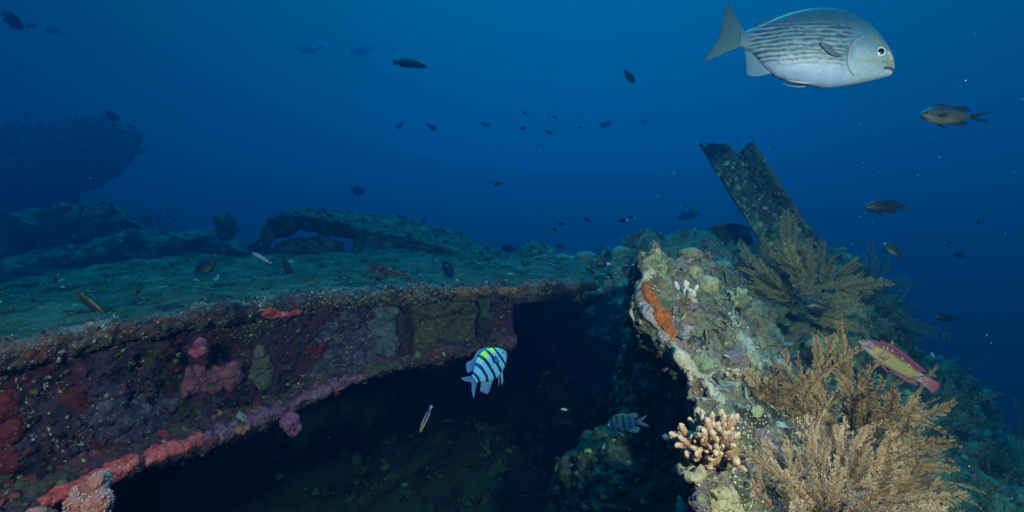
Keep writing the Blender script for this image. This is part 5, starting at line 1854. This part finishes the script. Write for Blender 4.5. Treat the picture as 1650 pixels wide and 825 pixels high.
# ---- elongate kinds
PARR = [(0, .075, -.065, .02), (.08, .09, -.075, .035), (.25, .13, -.10, .06), (.45, .155, -.115, .075), (.65, .15, -.12, .08), (.8, .115, -.105, .07), (.92, .05, -.08, .05), (1, -.02, -.05, .018)]
SPECS['parrot'] = dict(name='dark_wrasse', prof=PARR, nx=80, nt=36, color=flat_color((.035, .055, .03), (.03, .04, .03), (.06, .08, .05)), fins=[
    dict(base=[(.02, .07), (.01, 0), (.02, -.06)], outer=[(-.16, .10), (-.15, 0), (-.16, -.09)], n=20, m=7, color=fin_c((.05, .07, .04), (.09, .11, .06))),
    dict(base=[(.08, .088), (.3, .135), (.6, .152), (.8, .112)], outer=[(.05, .13), (.28, .175), (.6, .185), (.82, .13)], n=24, m=6, color=fin_c((.03, .05, .03), (.03, .05, .04))),
    dict(base=[(.08, -.074), (.25, -.10), (.45, -.114)], outer=[(.05, -.12), (.22, -.145), (.46, -.13)], n=18, m=6, color=fin_c((.03, .05, .03), (.03, .05, .04))),
    dict(base=[(.70, .0), (.70, -.03), (.69, -.05)], outer=[(.58, .0), (.54, -.06), (.62, -.08)], n=12, m=6, y=.07, flare=.05, pair=True, color=fin_c((.03, .05, .03), (.03, .05, .04)))])

WRAS = [(0, .058, -.058, .018), (.08, .066, -.066, .03), (.25, .105, -.10, .055), (.45, .140, -.125, .075), (.62, .150, -.13, .08), (.78, .122, -.11, .07), (.89, .080, -.080, .055), (.96, .035, -.055, .034), (1, -.012, -.035, .012)]


def wras_color(x, rel, z, V):
    c = mixc((.42, .30, .12), (.22, .045, .075), sm(.015, .075, z + .015 * fbm(V, 8, 3, 230)))
    c = mixc(c, (.55, .38, .26), sm(-.02, -.10, z) * .6)
    c = mixc(c, (.24, .06, .11), sm(.76, .86, x + .3 * z))
    c = mixc(c, (.46, .42, .44), sm(.72, .84, x) * sm(-.03, -.07, z))
    c = mixc(c, (.52, .28, .36), sm(.16, .06, x))
    c = mixc(c, (.70, .30, .03), 1 - sm(.022, .034, np.hypot(x - .745, (z + .02) * 1.0)))
    for q in ((.66, .10), (.585, .105), (.42, .085), (.30, .066)):
        c = mixc(c, (.85, .82, .8), 1 - sm(.005, .010, np.hypot((x - q[0]) * .7, z - q[1])))
    for k in range(16):
        u = .25 + .48 * k / 15
        c = mixc(c, (.04, .03, .04), 1 - sm(.005, .009, np.hypot(x - u, z - .045 + .02 * math.sin(k * 2.3))))
    c = mixc(c, (.03, .02, .03), 1 - sm(.010, .017, np.hypot(x - .03, z)))
    return mixc(c, (.55, .35, .38), seg(x, z, [(.935, -.032), (.97, -.030), (.995, -.026)], .008))


SPECS['hogfish'] = dict(name='pink_hogfish', prof=WRAS, nx=170, nt=70, color=wras_color, eye=dict(x=.895, y=.050, z=.028, r=.022, ring=(.62, .42, .44), rim=(.3, .08, .1)), fins=[
    dict(base=[(.02, .054), (.01, 0), (.02, -.054)], outer=[(-.20, .085), (-.215, .02), (-.215, -.04), (-.19, -.10)], n=26, m=10, color=fin_c((.50, .20, .28), (.42, .08, .16))),
    dict(base=[(.10, .070), (.3, .112), (.55, .146), (.74, .13)], outer=[(.03, .125), (.26, .155), (.52, .185), (.77, .155)], n=36, m=8, color=fin_c((.30, .05, .10), (.40, .08, .15))),
    dict(base=[(.10, -.068), (.25, -.098), (.42, -.12)], outer=[(.02, -.115), (.20, -.15), (.44, -.14)], n=22, m=8, color=fin_c((.40, .14, .18), (.40, .08, .16))),
    dict(base=[(.64, -.125), (.60, -.128), (.57, -.128)], outer=[(.58, -.16), (.50, -.185), (.44, -.18)], n=12, m=7, y=.03, pair=True, color=fin_c((.40, .14, .2), (.36, .08, .14))),
    dict(base=[(.745, .0), (.742, -.03), (.735, -.05)], outer=[(.62, .02), (.60, -.03), (.66, -.065)], n=14, m=7, y=.074, flare=.05, pair=True, color=fin_c((.45, .26, .14), (.40, .22, .16)))])

CLEAN = [(0, .040, -.040, .012), (.1, .045, -.045, .02), (.35, .062, -.060, .04), (.6, .068, -.064, .045), (.8, .058, -.056, .042), (.93, .034, -.038, .03), (1, .0, -.012, .01)]


def clean_color(x, rel, z, V):
    c = mixc((.62, .56, .36), (.30, .55, .85), sm(.55, .2, x))
    w = .016 + .030 * sm(.8, .0, x)
    return mixc(c, (.010, .012, .02), 1 - sm(w * .8, w * 1.15, np.abs(z - .008 + .01 * x)))


CLEAN_F = [dict(base=[(.02, .036), (.01, 0), (.02, -.036)], outer=[(-.15, .06), (-.16, 0), (-.15, -.06)], n=18, m=7, color=fin_c((.05, .12, .4), (.25, .45, .8))),
           dict(base=[(.08, .044), (.35, .060), (.68, .064)], outer=[(.05, .066), (.33, .088), (.66, .086)], n=20, m=6, color=fin_c((.3, .4, .5), (.2, .35, .7))),
           dict(base=[(.08, -.044), (.25, -.054), (.45, -.06)], outer=[(.05, -.066), (.22, -.08), (.46, -.074)], n=16, m=6, color=fin_c((.3, .4, .5), (.2, .35, .7)))]
SPECS['cleaner'] = dict(name='cleaner_wrasse', prof=CLEAN, nx=80, nt=36, color=clean_color, eye=dict(x=.925, y=.028, z=.008, r=.014, ring=(.3, .25, .15)), fins=CLEAN_F)


def blue_color(x, rel, z, V):
    c = np.tile(np.array((.45, .68, .85)), (len(x), 1))
    return mixc(c, (.01, .015, .04), sm(.012, .03, np.abs(z - .045)) * 0 + (1 - sm(.018, .026, np.abs(z - .03))))


SPECS['cleaner_blue'] = dict(SPECS['cleaner'], color=blue_color)

# ---- the fish in the photo
fish('chub', 1287, 74, 1.45, 294, 1, -7, -6, 'big silvery chub with dark lengthwise stripes at the upper right', 'fish')
fish('sergeant', 781, 600, 1.55, 84, 1, 34, 48, 'brightly lit striped damselfish with yellow back in the dark hollow', 'fish', 'striped damselfish', bend=-.25)
fish('sergeant_shaded', 1010, 684, 1.48, 68, -1, -10, 12, 'shade toned blue striped damselfish above the rubble mound', 'fish', 'striped damselfish')
fish('sergeant_shaded', 722, 438, 2.3, 42, -1, 68, 25, 'striped damselfish standing nose up over the deck', 'fish', 'striped damselfish')
fish('sergeant_shaded', 18, 33, 4.2, 42, 1, -42, 10, 'striped damselfish tilted nose down in the top left corner', 'fish', 'striped damselfish')
fish('sergeant_shaded', 87, 50, 8.78, 24, -1, 5, 15, 'faint far striped damselfish right of the one in the top left corner', 'fish', 'striped damselfish')
fish('sergeant_shaded', 575, 308, 8.10, 17, 1, 10, 30, 'faint small striped damselfish above the arched frame', 'fish', 'striped damselfish')
fish('chromis', 1541, 188, 1.9, 108, -1, 4, 8, 'olive swallow tailed chromis at the right below the big chub', 'fish')
fish('dark', 1428, 334, 2.3, 64, -1, 0, 8, 'dark damselfish with yellowish tail tip at the right, facing left', 'fish', 'dark damselfish')
fish('whitehead', 1440, 404, 2.4, 33, -1, 50, 25, 'small pale headed damselfish below the yellow tailed dark one', 'fish')
fish('parrot', 661, 102, 3.0, 54, 1, -3, 10, 'long dark wrasse high in the open water at upper middle', 'fish')
fish('round', 1014, 123, 3.0, 27, 1, -42, 25, 'dark rounded damselfish nose down left of the big chub', 'fish', 'dark damselfish in open water')
fish('round', 330, 431, 2.9, 48, 1, 62, 25, 'dim dark oval fish hovering over the left deck', 'fish', 'dark fish over the deck')
fish('parrot', 148, 490, 1.9, 62, 1, -48, 15, 'brownish fish slanting head down over the near left deck', 'fish', 'dark fish over the deck')
fish('parrot', 463, 432, 3.0, 40, 1, -78, 20, 'slim dark fish hanging vertically below the arched frame', 'fish', 'dark fish over the deck')
fish('green', 497, 455, 2.5, 38, -1, 2, 20, 'greenish fish low over the deck right of the slim vertical one', 'fish', 'dark fish over the deck')
fish('cleaner_blue', 422, 415, 2.0, 38, -1, 28, 10, 'slender bright blue white cleaner wrasse over the left deck', 'fish', 'cleaner wrasses')
fish('cleaner', 684, 679, 1.5, 46, -1, -66, 15, 'slim yellowish cleaner wrasse with a dark stripe diving in the hollow', 'fish', 'cleaner wrasses', bend=-.5)
fish('hogfish', 1448, 587, 1.75, 140, -1, 33, 6, 'pink and yellow hogfish with pink tail beside the tan hydroids', 'fish')
fish('dark', 1322, 496, 2.0, 46, -1, 3, 15, 'black damselfish under the olive hydroid bush, the higher of a pair', 'fish', 'dark damselfish on the reef')
fish('dark', 1304, 512, 1.95, 28, -1, 35, 15, 'small black damselfish just left below its twin under the olive bush', 'fish', 'dark damselfish on the reef')
fish('whitetail', 973, 425, 2.9, 26, -1, 0, 20, 'black damselfish with white tail against the ridge top', 'fish', 'white tailed damselfish')
fish('dark', 1524, 513, 3.0, 33, -1, -2, 15, 'dim dark fish in the blue right of the green hydroid', 'fish', 'dark damselfish in open water')
fish('dark', 1546, 411, 4.6, 26, -1, 12, 20, 'faint fish silhouette right of the pale headed damselfish', 'fish', 'dark damselfish in open water')
fish('green', 1576, 355, 4.8, 16, 1, 55, 25, 'faint greenish fish right of the yellow tailed dark one', 'fish', 'faint fish in the blue')
fish('pale', 1504, 573, 2.4, 10, 1, 55, 25, 'tiny pale fish right of the pink hogfish tail', 'fish', 'tiny pale fish')
fish('pale', 910, 660, 1.9, 13, -1, 20, 25, 'tiny white fish lit in the dark hollow, the lower and larger of two', 'fish', 'tiny pale fish')
fish('pale', 883, 601, 2.2, 8, -1, -10, 25, 'tiny white fish in the hollow right of the bright striped one', 'fish', 'tiny pale fish')
fish('dark', 50, 41, 7.02, 24, -1, 8, 15, 'dim dark fish between the two striped ones in the top left corner', 'fish', 'dark damselfish in open water')
fish('round', 180, 185, 8.37, 18, 1, -45, 25, 'dark small fish at the right end of the high hull piece', 'fish', 'dark damselfish in open water')
fish('round', 42, 184, 9.18, 18, -1, 0, 25, 'faint dark fish just above the high hull piece at the left', 'fish', 'dark damselfish in open water')
fish('pale', 514, 76, 9.45, 24, 1, 10, 15, 'ghostly pale fish left of the long dark wrasse', 'fish', 'faint fish in the blue')
fish('green', 585, 82, 10.80, 44, -1, -4, 10, 'ghostly greenish fish between the pale ghostly one and the dark wrasse', 'fish', 'faint fish in the blue')
fish('green', 492, 80, 11.48, 40, 1, 0, 10, 'ghostly larger fish just left of the pale ghostly one', 'fish', 'faint fish in the blue')
fish('dark', 1110, 347, 8.78, 36, -1, -14, 10, 'blurred dark fish left of the foot of the leaning beam', 'fish', 'faint fish in the blue')
fish('green', 645, 202, 8.10, 20, -1, 0, 25, 'dim green fish, leftmost of the loose row in mid water', 'fish', 'loose row of small fish in mid water')
fish('round', 695, 204, 7.02, 17, 1, -20, 25, 'dark fish second from the left in the loose mid water row', 'fish', 'loose row of small fish in mid water')
fish('green', 781, 200, 8.10, 22, 1, -8, 20, 'green fish third from the left in the loose mid water row', 'fish', 'loose row of small fish in mid water')
fish('green', 844, 181, 8.78, 15, 1, -45, 20, 'greenish fish highest in the loose mid water row', 'fish', 'loose row of small fish in mid water')
fish('round', 842, 206, 8.10, 14, 1, 10, 25, 'dim dark fish straight under the highest of the mid water row', 'fish', 'loose row of small fish in mid water')
fish('round', 885, 213, 7.02, 15, -1, 20, 25, 'darkest small fish near the right of the loose mid water row', 'fish', 'loose row of small fish in mid water')
fish('pale', 892, 187, 9.18, 15, 1, -10, 25, 'pale fish just above the darkest one of the mid water row', 'fish', 'loose row of small fish in mid water')
fish('green', 977, 200, 9.45, 22, -1, 0, 20, 'faint greenish fish toward the right end of the mid water row', 'fish', 'loose row of small fish in mid water')
fish('pale', 1040, 196, 9.45, 18, -1, 8, 20, 'faint pale fish at the right end of the mid water row', 'fish', 'loose row of small fish in mid water')
fish('round', 934, 205, 9.72, 9, -1, 0, 25, 'speck sized dark fish between the two right hand groups of the mid water row', 'fish', 'loose row of small fish in mid water')
fish('round', 803, 296, 4.6, 15, -1, -10, 25, 'lone dark fish in mid water above the deck', 'fish', 'dark damselfish in open water')
fish('pale', 868, 232, 8.78, 9, 1, -30, 25, 'speck sized pale fish below the mid water row', 'fish', 'tiny pale fish')
fish('whitetail', 1006, 355, 4.0, 16, -1, -6, 20, 'dark fish with a bright white tail left of the plate tip, lower of two', 'fish', 'white tailed damselfish')
fish('whitetail', 1019, 350, 4.6, 12, -1, 18, 20, 'smaller white tailed dark fish just upper right of its neighbour', 'fish', 'white tailed damselfish')
fish('whitetail', 896, 369, 4.6, 12, -1, 5, 20, 'white tailed dark fish low over the right end of the deck', 'fish', 'white tailed damselfish')
fish('round', 946, 354, 6.75, 14, 1, -35, 25, 'dark fish left of the white tailed pair', 'fish', 'dark damselfish in open water')
fish('round', 906, 360, 7.29, 12, -1, 15, 25, 'dim dark fish above the white tailed one over the deck end', 'fish', 'dark damselfish in open water')
fish('round', 901, 396, 4.8, 14, 1, 0, 25, 'dim dark fish close above the ridge top corals', 'fish', 'dark damselfish in open water')
fish('dark', 820, 401, 4.0, 24, -1, 8, 15, 'dark fish on the skyline of the deck toward the ridge', 'fish', 'dark damselfish in open water')
fish('pale', 1086, 282, 6.75, 14, 1, 60, 25, 'pale fish left of the leaning beam', 'fish', 'tiny pale fish')
fish('pale', 1060, 318, 4.6, 9, 1, 70, 25, 'speck of a pale fish below the one left of the leaning beam', 'fish', 'tiny pale fish')


# ---- drifting specks in the water
def specks():
    n = 2600
    d = rng.uniform(.7, 6.5, n) ** 1.0
    px = rng.uniform(-100, 1750, n)
    py = rng.uniform(-50, 860, n)
    pts = np.array([P(a, b, c) for a, b, c in zip(px, py, d)])
    ok = ~((py > 470) & (d > 1.2) & (px < 640)) & (pts[:, 2] < 2.8)
    pts, d = pts[ok], d[ok]
    n = len(pts)
    r = rng.uniform(.0003, .0008, n) * np.sqrt(d) * rng.choice([.7, 1, 1, 1.7], n)
    V, Fc = ICO1
    Vs = (pts[:, None] + V[None] * r[:, None, None] * rng.uniform(.6, 1.4, (n, 1, 3))).reshape(-1, 3)
    Fs = (Fc[None] + (np.arange(n) * len(V))[:, None, None]).reshape(-1, 3)
    o = mesh_np('suspended_specks', Vs, Fs, M['growth'], None, np.repeat(rng.uniform(.06, .35, n), len(V))[:, None] * np.ones((1, 3)))
    tag(o, kind='stuff')


specks()

# ================================================================== the water
def haze():
    x0, x1, y0, y1, z0, z1 = -85, 85, -8, 125, -16, 3.2
    V = np.array([[x, y, z] for x in (x0, x1) for y in (y0, y1) for z in (z0, z1)], dtype=float)
    Q = np.array([[0, 1, 3, 2], [4, 6, 7, 5], [0, 4, 5, 1], [2, 3, 7, 6], [0, 2, 6, 4], [1, 5, 7, 3]])
    m = bpy.data.materials.new('sea_water')
    m.use_nodes = True
    nt = m.node_tree
    nt.nodes.clear()
    o_ = nt.nodes.new('ShaderNodeOutputMaterial')
    v = nt.nodes.new('ShaderNodeVolumePrincipled')
    v.inputs['Color'].default_value = (.002, .054, .148, 1)
    v.inputs['Absorption Color'].default_value = (0, .55, .60, 1)
    v.inputs['Density'].default_value = .27
    v.inputs['Anisotropy'].default_value = .60
    nt.links.new(v.outputs[0], o_.inputs['Volume'])
    o = mesh_np('haze', V, Q, m, smooth=False)
    tag(o, kind='stuff')


haze()
